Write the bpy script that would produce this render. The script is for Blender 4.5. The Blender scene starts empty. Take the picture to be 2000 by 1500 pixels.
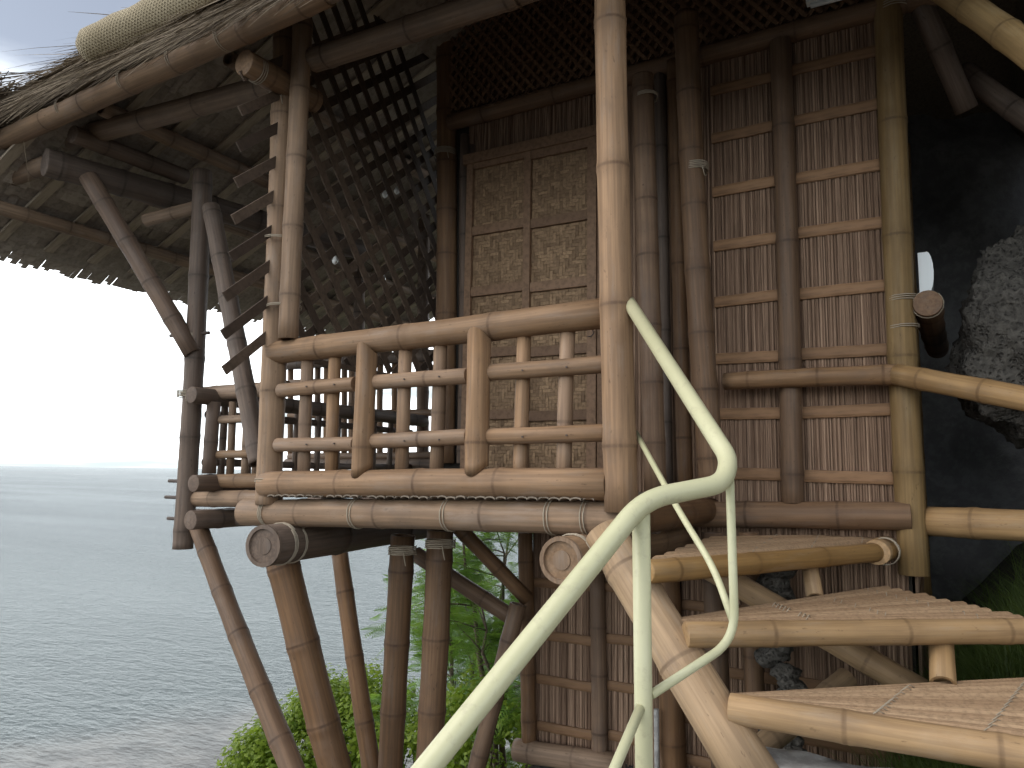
import bpy, bmesh, math, random
from mathutils import Vector, Matrix, Quaternion, noise
R = math.radians
rnd = random.Random(11)
scn = bpy.context.scene
col = scn.collection

# ------------------------------------------------------------------ camera
# World axes: X runs along the hut front (to the right), Y into the hut, Z up.
# Z = 0 is eye level, the origin is the right front corner post.
FPX = 1450.0
AZ = R(60.8)
ROLL = math.atan(0.015)
PITCH = math.atan((923.5 - 750) * math.cos(ROLL) / FPX)
_u = Vector((math.sin(AZ), -math.cos(AZ), 0)); _n = Vector((math.cos(AZ), math.sin(AZ), 0))
def _h(v): return Vector((v.dot(_u), v.dot(_n), v.z))
_F = Vector((0, math.cos(PITCH), math.sin(PITCH))); _R0 = Vector((1, 0, 0)); _U0 = _R0.cross(_F)
cF = _h(_F)
cR = _h(_R0 * math.cos(ROLL) + _U0 * math.sin(ROLL))
cU = _h(_U0 * math.cos(ROLL) - _R0 * math.sin(ROLL))
def ray(x, y): return cF + cR * ((x - 1000) / FPX) + cU * ((750 - y) / FPX)
_o = ray(1205, 500) * 3.0
CAM = Vector((-_o.x, -_o.y, 0.0))
def at(x, y, b):            # point of a reference pixel on the wall plane Y = b
    r = ray(x, y); return CAM + r * ((b - CAM.y) / r.y)
def atz(x, y, z):           # ... on the level Z = z
    r = ray(x, y); return CAM + r * (z / r.z)
def atx(x, y, a):           # ... on the plane X = a
    r = ray(x, y); return CAM + r * ((a - CAM.x) / r.x)
def atd(x, y, d):           # ... at a distance along the view axis
    return CAM + ray(x, y) * d

cam = bpy.data.cameras.new('camera'); camo = bpy.data.objects.new('camera', cam); col.objects.link(camo)
cam.sensor_width = 36.0; cam.lens = 36.0 * FPX / 2000.0
cam.clip_start = 0.05; cam.clip_end = 30000
m = Matrix((cR, cU, -cF)).transposed().to_4x4(); m.translation = CAM
camo.matrix_world = m
scn.camera = camo

# ------------------------------------------------------------------ light
SUN_EL, SUN_DIR = R(46), Vector((-0.62, -0.78, 0)).normalized()     # towards the veiled sun: left, behind the camera
w = bpy.data.worlds.new('World'); scn.world = w; w.use_nodes = True
nt = w.node_tree; nt.nodes.clear()
def N(t, ty, **k):
    n = t.nodes.new(ty)
    for a, b in k.items():
        if a == 'inp':
            for i, v in b.items(): n.inputs[i].default_value = v
        else: setattr(n, a, b)
    return n
sky = N(nt, 'ShaderNodeTexSky'); sky.sky_type = 'NISHITA'; sky.sun_disc = False
sky.sun_elevation = SUN_EL; sky.sun_rotation = math.atan2(SUN_DIR.x, SUN_DIR.y)
sky.air_density = 1.0; sky.dust_density = 1.5; sky.ozone_density = 1.2
tc = N(nt, 'ShaderNodeTexCoord'); sp = N(nt, 'ShaderNodeSeparateXYZ'); nt.links.new(tc.outputs['Generated'], sp.inputs[0])
mp = N(nt, 'ShaderNodeMapping'); mp.inputs['Scale'].default_value = (1.0, 1.0, 3.2); mp.inputs['Location'].default_value = (0.3, 0.4, 0.1)
nt.links.new(tc.outputs['Generated'], mp.inputs[0])
nz = N(nt, 'ShaderNodeTexNoise', inp={'Scale': 1.6, 'Detail': 6.0, 'Roughness': 0.55}); nt.links.new(mp.outputs[0], nz.inputs['Vector'])
band = N(nt, 'ShaderNodeMapRange', inp={1: 0.16, 2: 0.46, 3: 0.62, 4: -0.03}); band.interpolation_type = 'SMOOTHSTEP'
nt.links.new(sp.outputs['Z'], band.inputs[0])
ad = N(nt, 'ShaderNodeMath', operation='ADD'); nt.links.new(nz.outputs['Fac'], ad.inputs[0]); nt.links.new(band.outputs[0], ad.inputs[1])
cr = N(nt, 'ShaderNodeMapRange', inp={1: 0.46, 2: 0.86, 3: 0.0, 4: 1.0}); cr.interpolation_type = 'SMOOTHSTEP'; nt.links.new(ad.outputs[0], cr.inputs[0])
mx = N(nt, 'ShaderNodeMix', data_type='RGBA'); mx.inputs[7].default_value = (10.6, 11.0, 11.2, 1)
hsv = N(nt, 'ShaderNodeHueSaturation', inp={'Saturation': 0.52, 'Value': 0.54}); nt.links.new(sky.outputs[0], hsv.inputs['Color'])
nt.links.new(cr.outputs[0], mx.inputs[0]); nt.links.new(hsv.outputs[0], mx.inputs[6])
mp2 = N(nt, 'ShaderNodeMapping'); mp2.inputs['Scale'].default_value = (1.2, 1.2, 15.0); mp2.inputs['Location'].default_value = (4.1, 2.2, 0.7); nt.links.new(tc.outputs['Generated'], mp2.inputs[0])
nz2 = N(nt, 'ShaderNodeTexNoise', inp={'Scale': 1.7, 'Detail': 5.0, 'Roughness': 0.5}); nt.links.new(mp2.outputs[0], nz2.inputs['Vector'])
lo = N(nt, 'ShaderNodeMapRange', inp={1: 0.10, 2: 0.28, 3: 1.0, 4: 0.0}); nt.links.new(sp.outputs['Z'], lo.inputs[0])
stk = N(nt, 'ShaderNodeMapRange', inp={1: 0.43, 2: 0.60, 3: 0.0, 4: 0.9}); stk.interpolation_type = 'SMOOTHSTEP'; nt.links.new(nz2.outputs['Fac'], stk.inputs[0])
mm2 = N(nt, 'ShaderNodeMath', operation='MULTIPLY'); nt.links.new(lo.outputs[0], mm2.inputs[0]); nt.links.new(stk.outputs[0], mm2.inputs[1])
mx2 = N(nt, 'ShaderNodeMix', data_type='RGBA'); mx2.inputs[7].default_value = (1.9, 2.25, 2.3, 1); nt.links.new(mm2.outputs[0], mx2.inputs[0]); nt.links.new(mx.outputs[2], mx2.inputs[6])
bg = N(nt, 'ShaderNodeBackground', inp={'Strength': 0.12}); nt.links.new(mx2.outputs[2], bg.inputs[0])
ow = N(nt, 'ShaderNodeOutputWorld'); nt.links.new(bg.outputs[0], ow.inputs[0])

sl = bpy.data.lights.new('sun', 'SUN'); sl.energy = 0.6; sl.angle = R(45); sl.color = (1.0, 0.95, 0.88)
so = bpy.data.objects.new('sun', sl); col.objects.link(so)
sv = Vector((SUN_DIR.x * math.cos(SUN_EL), SUN_DIR.y * math.cos(SUN_EL), math.sin(SUN_EL)))
so.rotation_euler = (-sv).to_track_quat('-Z', 'Y').to_euler(); so.location = (0, -6, 9)
scn.view_settings.view_transform = 'Standard'; scn.view_settings.look = 'None'
scn.view_settings.exposure = 1.4; scn.view_settings.gamma = 1.0
scn.cycles.use_denoising = True
scn.cycles.max_bounces = 8

# ------------------------------------------------------------------ materials
def newmat(name):
    mt = bpy.data.materials.new(name); mt.use_nodes = True
    t = mt.node_tree; t.nodes.clear()
    o = N(t, 'ShaderNodeOutputMaterial'); b = N(t, 'ShaderNodeBsdfPrincipled'); t.links.new(b.outputs[0], o.inputs[0])
    return mt, t, b, o
def mixc(t, fac, a, b, mode='MIX'):
    x = N(t, 'ShaderNodeMix', data_type='RGBA', blend_type=mode)
    for i, v in ((0, fac), (6, a), (7, b)):
        if hasattr(v, 'is_linked'): t.links.new(v, x.inputs[i])
        else: x.inputs[i].default_value = v if not isinstance(v, tuple) or len(v) == 4 else (*v, 1)
    return x.outputs[2]
def rng(t, v, a, b, c, d, smooth=True):
    x = N(t, 'ShaderNodeMapRange', inp={1: a, 2: b, 3: c, 4: d})
    if smooth: x.interpolation_type = 'SMOOTHSTEP'
    t.links.new(v, x.inputs[0]); return x.outputs[0]
def mth(t, op, a, b=0.5):
    x = N(t, 'ShaderNodeMath', operation=op)
    for i, v in ((0, a), (1, b)):
        if hasattr(v, 'is_linked'): t.links.new(v, x.inputs[i])
        else: x.inputs[i].default_value = v
    return x.outputs[0]
def objcoord(t, scale, off=40.0):
    c = N(t, 'ShaderNodeTexCoord'); i = N(t, 'ShaderNodeObjectInfo')
    v = N(t, 'ShaderNodeVectorMath', operation='MULTIPLY_ADD')
    v.inputs[1].default_value = scale
    s = N(t, 'ShaderNodeMath', operation='MULTIPLY'); s.inputs[1].default_value = off
    t.links.new(i.outputs['Random'], s.inputs[0])
    cb = N(t, 'ShaderNodeCombineXYZ')
    for k in range(3): t.links.new(s.outputs[0], cb.inputs[k])
    t.links.new(c.outputs['Object'], v.inputs[0]); t.links.new(cb.outputs[0], v.inputs[2])
    return v.outputs[0], i.outputs['Random']
def nse(t, vec, scale, detail=4.0, rough=0.55):
    x = N(t, 'ShaderNodeTexNoise', inp={'Scale': scale, 'Detail': detail, 'Roughness': rough}); t.links.new(vec, x.inputs['Vector']); return x.outputs['Fac']
def bump(t, b, h, strength, dist):
    x = N(t, 'ShaderNodeBump', inp={'Strength': strength, 'Distance': dist}); t.links.new(h, x.inputs['Height']); t.links.new(x.outputs[0], b.inputs['Normal'])

def bamboo_mat(name, light, mid, dark, grey, wear=0.5, rough=0.5):
    mt, t, b, o = newmat(name)
    vf, rv = objcoord(t, (55, 55, 1.6)); vb, _ = objcoord(t, (5, 5, 1.5)); vs, _ = objcoord(t, (16, 16, 2.6))
    fib = nse(t, vf, 1.0, 3.0, 0.6); blot = nse(t, vb, 1.0, 5.0, 0.6); spot = nse(t, vs, 1.0, 6.0, 0.7)
    c = mixc(t, rng(t, blot, 0.32, 0.68, 0, 1), mid, light)
    c = mixc(t, rng(t, fib, 0.36, 0.66, 0.42, 0.0), c, dark)
    c = mixc(t, mth(t, 'MULTIPLY', rng(t, spot, 0.50, 0.72, 0, 1), wear), c, grey)
    c = mixc(t, mth(t, 'MULTIPLY', rng(t, spot, 0.24, 0.40, 0.75, 0), wear), c, dark)
    vg, _ = objcoord(t, (4, 4, 3.2), 91.0); stain = nse(t, vg, 1.0, 7.0, 0.68)
    c = mixc(t, rng(t, stain, 0.52, 0.70, 0.0, 0.55 * wear), c, tuple((x + y) / 2.4 for x, y in zip(grey, dark)))
    c = mixc(t, rng(t, stain, 0.30, 0.44, 0.35 * wear, 0.0), c, tuple(min(0.7, x * 1.15) for x in grey))
    vk, _ = objcoord(t, (70, 70, 26), 17.0); speck = nse(t, vk, 1.0, 3.0, 0.6)
    c = mixc(t, rng(t, speck, 0.64, 0.74, 0.0, 0.55), c, dark)
    at_ = N(t, 'ShaderNodeAttribute'); at_.attribute_name = 'node'
    nf = mth(t, 'MULTIPLY', at_.outputs['Fac'], rng(t, spot, 0.3, 0.65, 0.35, 0.95))
    c = mixc(t, nf, c, tuple(x * 1.05 for x in dark))
    hs = N(t, 'ShaderNodeHueSaturation'); t.links.new(c, hs.inputs['Color'])
    t.links.new(rng(t, rv, 0, 1, 0.80, 1.14, False), hs.inputs['Value'])
    sat = mth(t, 'FRACT', mth(t, 'MULTIPLY', rv, 7.3)); t.links.new(rng(t, sat, 0, 1, 0.85, 1.12, False), hs.inputs['Saturation'])
    t.links.new(hs.outputs[0], b.inputs['Base Color'])
    t.links.new(rng(t, blot, 0.3, 0.7, rough - 0.08, rough + 0.14), b.inputs['Roughness'])
    b.inputs['Specular IOR Level'].default_value = 0.27
    bump(t, b, mth(t, 'ADD', fib, mth(t, 'MULTIPLY', stain, 0.8)), 0.4, 0.0025)
    return mt
M = {}
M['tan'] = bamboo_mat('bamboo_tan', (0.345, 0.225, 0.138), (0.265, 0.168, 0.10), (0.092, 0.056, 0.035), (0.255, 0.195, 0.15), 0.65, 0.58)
M['honey'] = bamboo_mat('bamboo_honey', (0.46, 0.30, 0.15), (0.36, 0.225, 0.105), (0.15, 0.09, 0.046), (0.38, 0.285, 0.19), 0.55, 0.56)
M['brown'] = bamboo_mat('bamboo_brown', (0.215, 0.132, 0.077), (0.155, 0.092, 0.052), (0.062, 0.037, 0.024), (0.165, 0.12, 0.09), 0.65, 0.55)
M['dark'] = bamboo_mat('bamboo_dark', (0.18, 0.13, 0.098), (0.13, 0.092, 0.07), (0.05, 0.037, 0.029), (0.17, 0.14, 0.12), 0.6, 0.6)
M['grey'] = bamboo_mat('bamboo_grey', (0.325, 0.222, 0.145), (0.245, 0.16, 0.10), (0.088, 0.058, 0.039), (0.265, 0.205, 0.16), 0.75, 0.6)
M['yellow'] = bamboo_mat('bamboo_yellow', (0.345, 0.23, 0.105), (0.255, 0.165, 0.073), (0.11, 0.07, 0.034), (0.30, 0.225, 0.13), 0.55, 0.58)

def tint_mat(name, base, dark, rough=0.8, fibre=(90, 90, 6), trans=0.0, bmp=0.3):
    mt, t, b, o = newmat(name)
    v, rv = objcoord(t, fibre, 0.0); f = nse(t, v, 1.0, 4.0, 0.6)
    a = N(t, 'ShaderNodeAttribute'); a.attribute_name = 'tint'
    c = mixc(t, rng(t, a.outputs['Fac'], 0, 1, 0, 1, False), dark, base)
    c = mixc(t, rng(t, f, 0.3, 0.6, 0.45, 0.0), c, tuple(x * 0.45 for x in dark))
    t.links.new(c, b.inputs['Base Color']); b.inputs['Roughness'].default_value = rough
    b.inputs['Specular IOR Level'].default_value = 0.25
    if bmp: bump(t, b, f, bmp, 0.002)
    return mt
M['reed'] = tint_mat('reed', (0.385, 0.262, 0.182), (0.17, 0.106, 0.07))
M['weave'] = tint_mat('woven_bamboo', (0.38, 0.255, 0.15), (0.18, 0.115, 0.068), 0.7, (60, 60, 60))
M['strip'] = tint_mat('split_bamboo', (0.31, 0.18, 0.096), (0.20, 0.115, 0.062), 0.6, (8, 60, 60))
M['frame'] = tint_mat('door_wood', (0.25, 0.155, 0.095), (0.15, 0.09, 0.055), 0.6, (40, 40, 40))
M['slat'] = tint_mat('lattice_slat', (0.125, 0.09, 0.066), (0.06, 0.043, 0.033), 0.6, (30, 30, 30))
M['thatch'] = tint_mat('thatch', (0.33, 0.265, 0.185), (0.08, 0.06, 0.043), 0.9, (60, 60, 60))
M['nipa'] = tint_mat('nipa_shingle', (0.46, 0.40, 0.345), (0.30, 0.26, 0.22), 0.9, (30, 30, 30))
M['rbatten'] = tint_mat('roof_batten', (0.42, 0.35, 0.27), (0.30, 0.25, 0.19), 0.7, (8, 50, 50))
M['deck'] = tint_mat('deck_slat', (0.26, 0.215, 0.17), (0.10, 0.08, 0.06), 0.8, (50, 10, 50))
M['tread'] = tint_mat('tread_slat', (0.45, 0.31, 0.19), (0.30, 0.195, 0.115), 0.65, (70, 70, 70))

def plain(name, c, rough=0.5, spec=0.5, metal=0.0):
    mt, t, b, o = newmat(name); b.inputs['Base Color'].default_value = (*c, 1); b.inputs['Roughness'].default_value = rough
    b.inputs['Specular IOR Level'].default_value = spec; b.inputs['Metallic'].default_value = metal; return mt
M['twine'] = plain('twine', (0.34, 0.29, 0.22), 0.85)
M['peg'] = plain('peg_wood', (0.07, 0.05, 0.04), 0.7)
M['whiteplastic'] = plain('white_plastic', (0.72, 0.77, 0.78), 0.35)
M['glass'] = plain('bulb_glass', (0.75, 0.76, 0.74), 0.15)
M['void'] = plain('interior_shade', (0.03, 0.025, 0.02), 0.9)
# painted steel
mt, t, b, o = newmat('cream_paint'); v, rv = objcoord(t, (3, 3, 3)); f = nse(t, v, 1.0, 5.0, 0.6); g = nse(t, v, 9.0, 4.0, 0.7)
c = mixc(t, rng(t, f, 0.3, 0.7, 0, 1), (0.52, 0.51, 0.315), (0.575, 0.56, 0.36)); g2 = nse(t, v, 3.2, 7.0, 0.75); c = mixc(t, rng(t, g, 0.54, 0.74, 0, 0.5), c, (0.40, 0.37, 0.24)); c = mixc(t, rng(t, g2, 0.66, 0.74, 0, 0.7), c, (0.22, 0.15, 0.08))
t.links.new(c, b.inputs['Base Color']); b.inputs['Roughness'].default_value = 0.38; bump(t, b, g, 0.08, 0.002); M['paint'] = mt
# concrete, coral rock, soil
def rockmat(name, a, bcol, dcol, sc, bs, bd, pit=True):
    mt, t, b, o = newmat(name)
    c = N(t, 'ShaderNodeTexCoord'); v = c.outputs['Object']
    n1 = nse(t, v, sc, 8.0, 0.65); n2 = nse(t, v, sc * 7, 6.0, 0.7)
    vo = N(t, 'ShaderNodeTexVoronoi', inp={'Scale': sc * 14}); t.links.new(v, vo.inputs['Vector'])
    cc = mixc(t, rng(t, n1, 0.35, 0.65, 0, 1), a, bcol); cc = mixc(t, rng(t, n2, 0.42, 0.62, 0.8, 0.0), cc, dcol)
    h = mth(t, 'ADD', n1, mth(t, 'MULTIPLY', n2, 0.6))
    if pit:
        h = mth(t, 'ADD', h, mth(t, 'MULTIPLY', rng(t, vo.outputs['Distance'], 0.1, 0.5, 0, 1), 0.5))
        cc = mixc(t, rng(t, vo.outputs['Distance'], 0.12, 0.34, 0.75, 0), cc, dcol)
    t.links.new(cc, b.inputs['Base Color']); b.inputs['Roughness'].default_value = 0.92; bump(t, b, h, bs, bd); return mt
M['coral'] = rockmat('coral_rock', (0.10, 0.092, 0.08), (0.13, 0.12, 0.104), (0.06, 0.055, 0.048), 3.4, 0.9, 0.03)
M['cliff'] = rockmat('cliff_rock', (0.16, 0.165, 0.165), (0.20, 0.20, 0.195), (0.12, 0.12, 0.12), 1.2, 0.6, 0.05, False)
M['soil'] = rockmat('soil', (0.06, 0.05, 0.037), (0.09, 0.078, 0.058), (0.025, 0.021, 0.017), 2.0, 0.8, 0.04, False)
M['concrete'] = rockmat('concrete', (0.40, 0.40, 0.39), (0.52, 0.52, 0.50), (0.28, 0.27, 0.26), 3.0, 0.3, 0.01, False)
# net wrapped roll
mt, t, b, o = newmat('net_roll'); c = N(t, 'ShaderNodeTexCoord')
at_ = N(t, 'ShaderNodeAttribute'); at_.attribute_name = 'uvn'
sx = N(t, 'ShaderNodeSeparateXYZ'); t.links.new(at_.outputs['Vector'], sx.inputs[0])
d1 = mth(t, 'SINE', mth(t, 'ADD', sx.outputs[0], sx.outputs[1])); d2 = mth(t, 'SINE', mth(t, 'SUBTRACT', sx.outputs[0], sx.outputs[1]))
net = mth(t, 'MAXIMUM', d1, d2); nb = nse(t, c.outputs['Object'], 5.0, 5.0, 0.6)
cc = mixc(t, rng(t, nb, 0.3, 0.7, 0, 1), (0.30, 0.245, 0.15), (0.42, 0.355, 0.235)); cc = mixc(t, rng(t, net, 0.2, 0.95, 0.45, 0), cc, (0.17, 0.13, 0.08))
t.links.new(cc, b.inputs['Base Color']); b.inputs['Roughness'].default_value = 0.85; bump(t, b, net, 0.7, 0.006); M['net'] = mt
# leaves
def leafmat(name, a, bcol):
    mt, t, b, o = newmat(name); t.nodes.remove(b)
    at_ = N(t, 'ShaderNodeAttribute'); at_.attribute_name = 'tint'
    c = mixc(t, at_.outputs['Fac'], a, bcol)
    d = N(t, 'ShaderNodeBsdfPrincipled', inp={'Roughness': 0.5, 'Specular IOR Level': 0.35}); tr = N(t, 'ShaderNodeBsdfTranslucent')
    t.links.new(c, d.inputs['Base Color']); c2 = mixc(t, 0.5, c, (0.30, 0.42, 0.04)); t.links.new(c2, tr.inputs['Color'])
    ms = N(t, 'ShaderNodeMixShader', inp={0: 0.52}); t.links.new(d.outputs[0], ms.inputs[1]); t.links.new(tr.outputs[0], ms.inputs[2]); t.links.new(ms.outputs[0], o.inputs[0]); return mt
M['leaf'] = leafmat('broad_leaf', (0.06, 0.14, 0.018), (0.25, 0.33, 0.035))
M['feather'] = leafmat('feathery_leaf', (0.12, 0.25, 0.045), (0.22, 0.38, 0.07))
M['grass'] = leafmat('grass_blade', (0.05, 0.085, 0.03), (0.12, 0.17, 0.06))
M['bark'] = rockmat('bark', (0.16, 0.12, 0.08), (0.22, 0.17, 0.12), (0.07, 0.05, 0.04), 8.0, 0.5, 0.01, False)

# ------------------------------------------------------------------ mesh helpers
class MB:
    def __init__(s): s.v = []; s.f = []; s.t = []; s.sm = []
    def face(s, pts, tint=0.5, smooth=False):
        i = len(s.v); s.v += [tuple(p) for p in pts]; s.f.append(tuple(range(i, i + len(pts)))); s.t.append(tint); s.sm.append(smooth)
    def box(s, c, h, rot=None, tint=0.5, jit=0.0):
        c = Vector(c); P = []
        for sx in (-1, 1):
            for sy in (-1, 1):
                for sz in (-1, 1):
                    q = Vector((sx * h[0], sy * h[1], sz * h[2]))
                    if jit: q += Vector((rnd.uniform(-jit, jit), rnd.uniform(-jit, jit), rnd.uniform(-jit, jit)))
                    if rot is not None: q = rot @ q
                    P.append(c + q)
        i = len(s.v); s.v += [tuple(p) for p in P]
        for f in ((0, 1, 3, 2), (4, 6, 7, 5), (0, 4, 5, 1), (2, 3, 7, 6), (0, 2, 6, 4), (1, 5, 7, 3)):
            s.f.append(tuple(i + k for k in f)); s.t.append(tint); s.sm.append(False)
    def tube(s, pts, rad, seg=8, tint=0.5, cap=True, phase=0.0):
        pts = [Vector(p) for p in pts]; n = len(pts)
        if not hasattr(rad, '__len__'): rad = [rad] * n
        base = len(s.v); ref = None
        for k, p in enumerate(pts):
            d = (pts[min(k + 1, n - 1)] - pts[max(k - 1, 0)]).normalized()
            if ref is None:
                ref = d.orthogonal().normalized()
            ref = (ref - d * ref.dot(d)).normalized(); bb = d.cross(ref)
            for j in range(seg):
                a = 2 * math.pi * j / seg + phase
                s.v.append(tuple(p + (ref * math.cos(a) + bb * math.sin(a)) * rad[k]))
        for k in range(n - 1):
            for j in range(seg):
                j2 = (j + 1) % seg
                s.f.append((base + k * seg + j, base + k * seg + j2, base + (k + 1) * seg + j2, base + (k + 1) * seg + j)); s.t.append(tint); s.sm.append(True)
        if cap:
            s.f.append(tuple(base + j for j in reversed(range(seg)))); s.t.append(tint); s.sm.append(False)
            s.f.append(tuple(base + (n - 1) * seg + j for j in range(seg))); s.t.append(tint); s.sm.append(False)
    def mesh(s, name):
        me = bpy.data.meshes.new(name); me.from_pydata(s.v, [], s.f)
        me.polygons.foreach_set('use_smooth', s.sm)
        a = me.attributes.new('tint', 'FLOAT', 'FACE'); a.data.foreach_set('value', s.t)
        me.update(); return me
    def build(s, name, mat, parent=None, matrix=None):
        return link(name, s.mesh(name), mat, parent, matrix)
def link(name, me, mat, parent=None, matrix=None):
    o = bpy.data.objects.new(name, me); col.objects.link(o)
    if mat is not None and me is not None and not me.materials: me.materials.append(M[mat] if isinstance(mat, str) else mat)
    W = matrix if matrix is not None else Matrix.Identity(4)
    if parent is not None:
        o.parent = parent; o.matrix_basis = wmat(parent).inverted() @ W
    else: o.matrix_basis = W
    return o
def wmat(o):
    mm = o.matrix_basis.copy()
    while o.parent: o = o.parent; mm = o.matrix_basis @ mm
    return mm
def empty(name, loc): 
    e = bpy.data.objects.new(name, None); col.objects.link(e); e.matrix_basis = Matrix.Translation(loc); e.empty_display_size = 0.2; return e
def tag(o, label=None, cat=None, group=None, kind=None):
    for k, v in (('label', label), ('category', cat), ('group', group), ('kind', kind)):
        if v: o[k] = v
    return o
def axis_matrix(p0, p1):
    d = (p1 - p0).normalized(); q = Vector((0, 0, 1)).rotation_difference(d)
    mm = (q.to_matrix() @ Matrix.Rotation(rnd.uniform(0, 6.28), 3, 'Z')).to_4x4(); mm.translation = p0; return mm

def bamboo_mesh(L, r0, r1, seg=20, gap=None, bow=0.004, closed=(False, False), first=None, ridge=0.055):
    """a bamboo culm along +Z: swollen nodes, slightly waisted internodes, hollow cut ends"""
    g = gap or (0.22 + 1.6 * r0); nodes = []; z = first if first is not None else rnd.uniform(0.15, 0.9) * g
    while z < L - 0.03: nodes.append(z); z += g * rnd.uniform(0.85, 1.15)
    rings = [(0.0, 1.0, 0.0), (L, 1.0, 0.0)]
    for z in nodes:
        for dz, k, a in ((-0.07, 0.995, 0.0), (-0.035, 1.0, 0.22), (-0.012, 1 + ridge * 0.55, 0.35), (-0.004, 1 + ridge, 1.0), (0.003, 1 + ridge * 0.5, 0.85), (0.008, 1 + ridge * 0.95, 0.35), (0.03, 1.005, 0.25), (0.07, 0.99, 0.0)):
            if 0.002 < z + dz < L - 0.002: rings.append((z + dz, k, a))
    pz = [0.0] + nodes + [L]
    for a, b in zip(pz, pz[1:]):
        if b - a > 0.18: rings.append(((a + b) / 2, 0.975, 0.0))
    rings.sort(); rr = [rings[0]]
    for q in rings[1:]:
        if q[0] - rr[-1][0] > 0.0015: rr.append(q)
    rings = rr
    bx, by, ph = rnd.uniform(-1, 1) * bow * L, rnd.uniform(-1, 1) * bow * L, rnd.uniform(0, 6)
    ov = rnd.uniform(-0.03, 0.03)
    V = []; A = []; Fc = []; S = []
    for z, k, a in rings:
        u = z / L; r = (r0 + (r1 - r0) * u) * k; w = math.sin(math.pi * u); w2 = math.sin(2 * math.pi * u + ph) * 0.25 if 0 < u < 1 else 0
        for j in range(seg):
            t = 2 * math.pi * j / seg; q = r * (1 + ov * math.cos(2 * t))
            V.append((bx * (w + w2) + q * math.cos(t), by * (w - w2) + q * math.sin(t), z)); A.append(a)
    n = len(rings)
    for k in range(n - 1):
        for j in range(seg):
            j2 = (j + 1) % seg; Fc.append((k * seg + j, k * seg + j2, (k + 1) * seg + j2, (k + 1) * seg + j)); S.append(True)
    sharp = set()
    for end in (0, 1):
        ring = 0 if end == 0 else (n - 1) * seg
        z = 0.0 if end == 0 else L; r = r0 if end == 0 else r1; sg = 1 if end == 0 else -1
        prev = list(range(ring, ring + seg)); outer = prev
        spec = ((0.97, -0.003 * 0), (0.76, 0.0), (0.72, 0.03)) if not closed[end] else ((0.97, -0.002), (0.6, -0.004))
        for kr, dz in spec:
            cur = []
            for j in range(seg):
                t = 2 * math.pi * j / seg; cur.append(len(V)); V.append((r * kr * math.cos(t), r * kr * math.sin(t), z + sg * dz)); A.append((0.1 if closed[end] else 0.35) if kr > 0.73 or closed[end] else 0.9)
            for j in range(seg):
                j2 = (j + 1) % seg; q = (prev[j], prev[j2], cur[j2], cur[j]); Fc.append(q if end else q[::-1]); S.append(False)
            prev = cur
        Fc.append(tuple(prev) if end else tuple(prev[::-1])); S.append(False)
    me = bpy.data.meshes.new('culm'); me.from_pydata(V, [], Fc); me.polygons.foreach_set('use_smooth', S)
    at = me.attributes.new('node', 'FLOAT', 'POINT'); at.data.foreach_set('value', A); me.update(); return me
def bam(name, p0, p1, r, mat, parent, r1=None, **k):
    p0, p1 = Vector(p0), Vector(p1)
    me = bamboo_mesh((p1 - p0).length, r, r1 if r1 else r, **k); me.name = name
    return link(name, me, mat, parent, axis_matrix(p0, p1))
def lash(p, axis, r, parent, turns=3, width=0.02, th=0.0028, name='lashing'):
    p = Vector(p); ax = Vector(axis).normalized(); e = ax.orthogonal().normalized(); f = ax.cross(e); pts = []
    n = turns * 18
    for i in range(n + 1):
        a = 2 * math.pi * turns * i / n; pts.append((e * math.cos(a) + f * math.sin(a)) * (r + th * 0.6 + rnd.uniform(0, 0.0012)) + ax * ((i / n - 0.5) * width + rnd.uniform(-0.001, 0.001)))
    b = MB(); b.tube(pts, th, 5); return b.build(name, 'twine', parent, Matrix.Translation(p))
def X(v, dx=0, dy=0, dz=0): return Vector((v.x + dx, v.y + dy, v.z + dz))

# ------------------------------------------------------------------ setting: terrain, sea
SEA = -14.0
def height(x, y):
    n = noise.noise(Vector((x * 0.35, y * 0.35, 0.3))) * 0.5 + noise.noise(Vector((x * 1.3, y * 1.3, 5))) * 0.12
    z = -1.66 + 0.05 * n
    t = -1.05 - x + 0.2 * n                   # drop to the sea on the left
    if t > 0: z -= min(t * 1.15, 3.0 + t * 0.95) + 0.35 * n * min(t, 2)
    t = y - 3.6 - max(0, x + 0.5) * 1.2 + 0.3 * n               # drop behind the hut as well
    if t > 0: z -= t * 0.9
    t = x - 0.7 + 0.2 * n; q = y + 0.6          # rise towards the cliff on the right
    if t > 0 and q > 0: z += min(t * 1.25, 1.2) * min(1, q * 0.8) + max(0, t - 1.0) * 0.5
    return max(z, SEA - 1.5)
def grid(name, x0, x1, y0, y1, nx, ny, fz, mat, kind='structure'):
    V = []; Fc = []
    for j in range(ny + 1):
        for i in range(nx + 1):
            x = x0 + (x1 - x0) * i / nx; y = y0 + (y1 - y0) * j / ny; V.append((x, y, fz(x, y)))
    for j in range(ny):
        for i in range(nx):
            a = j * (nx + 1) + i; Fc.append((a, a + 1, a + nx + 2, a + nx + 1))
    me = bpy.data.meshes.new(name); me.from_pydata(V, [], Fc); me.polygons.foreach_set('use_smooth', [True] * len(Fc)); me.update()
    return tag(link(name, me, mat), kind=kind)
grid('hillside', -26, 14, -14, 26, 200, 200, height, 'soil')

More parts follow.
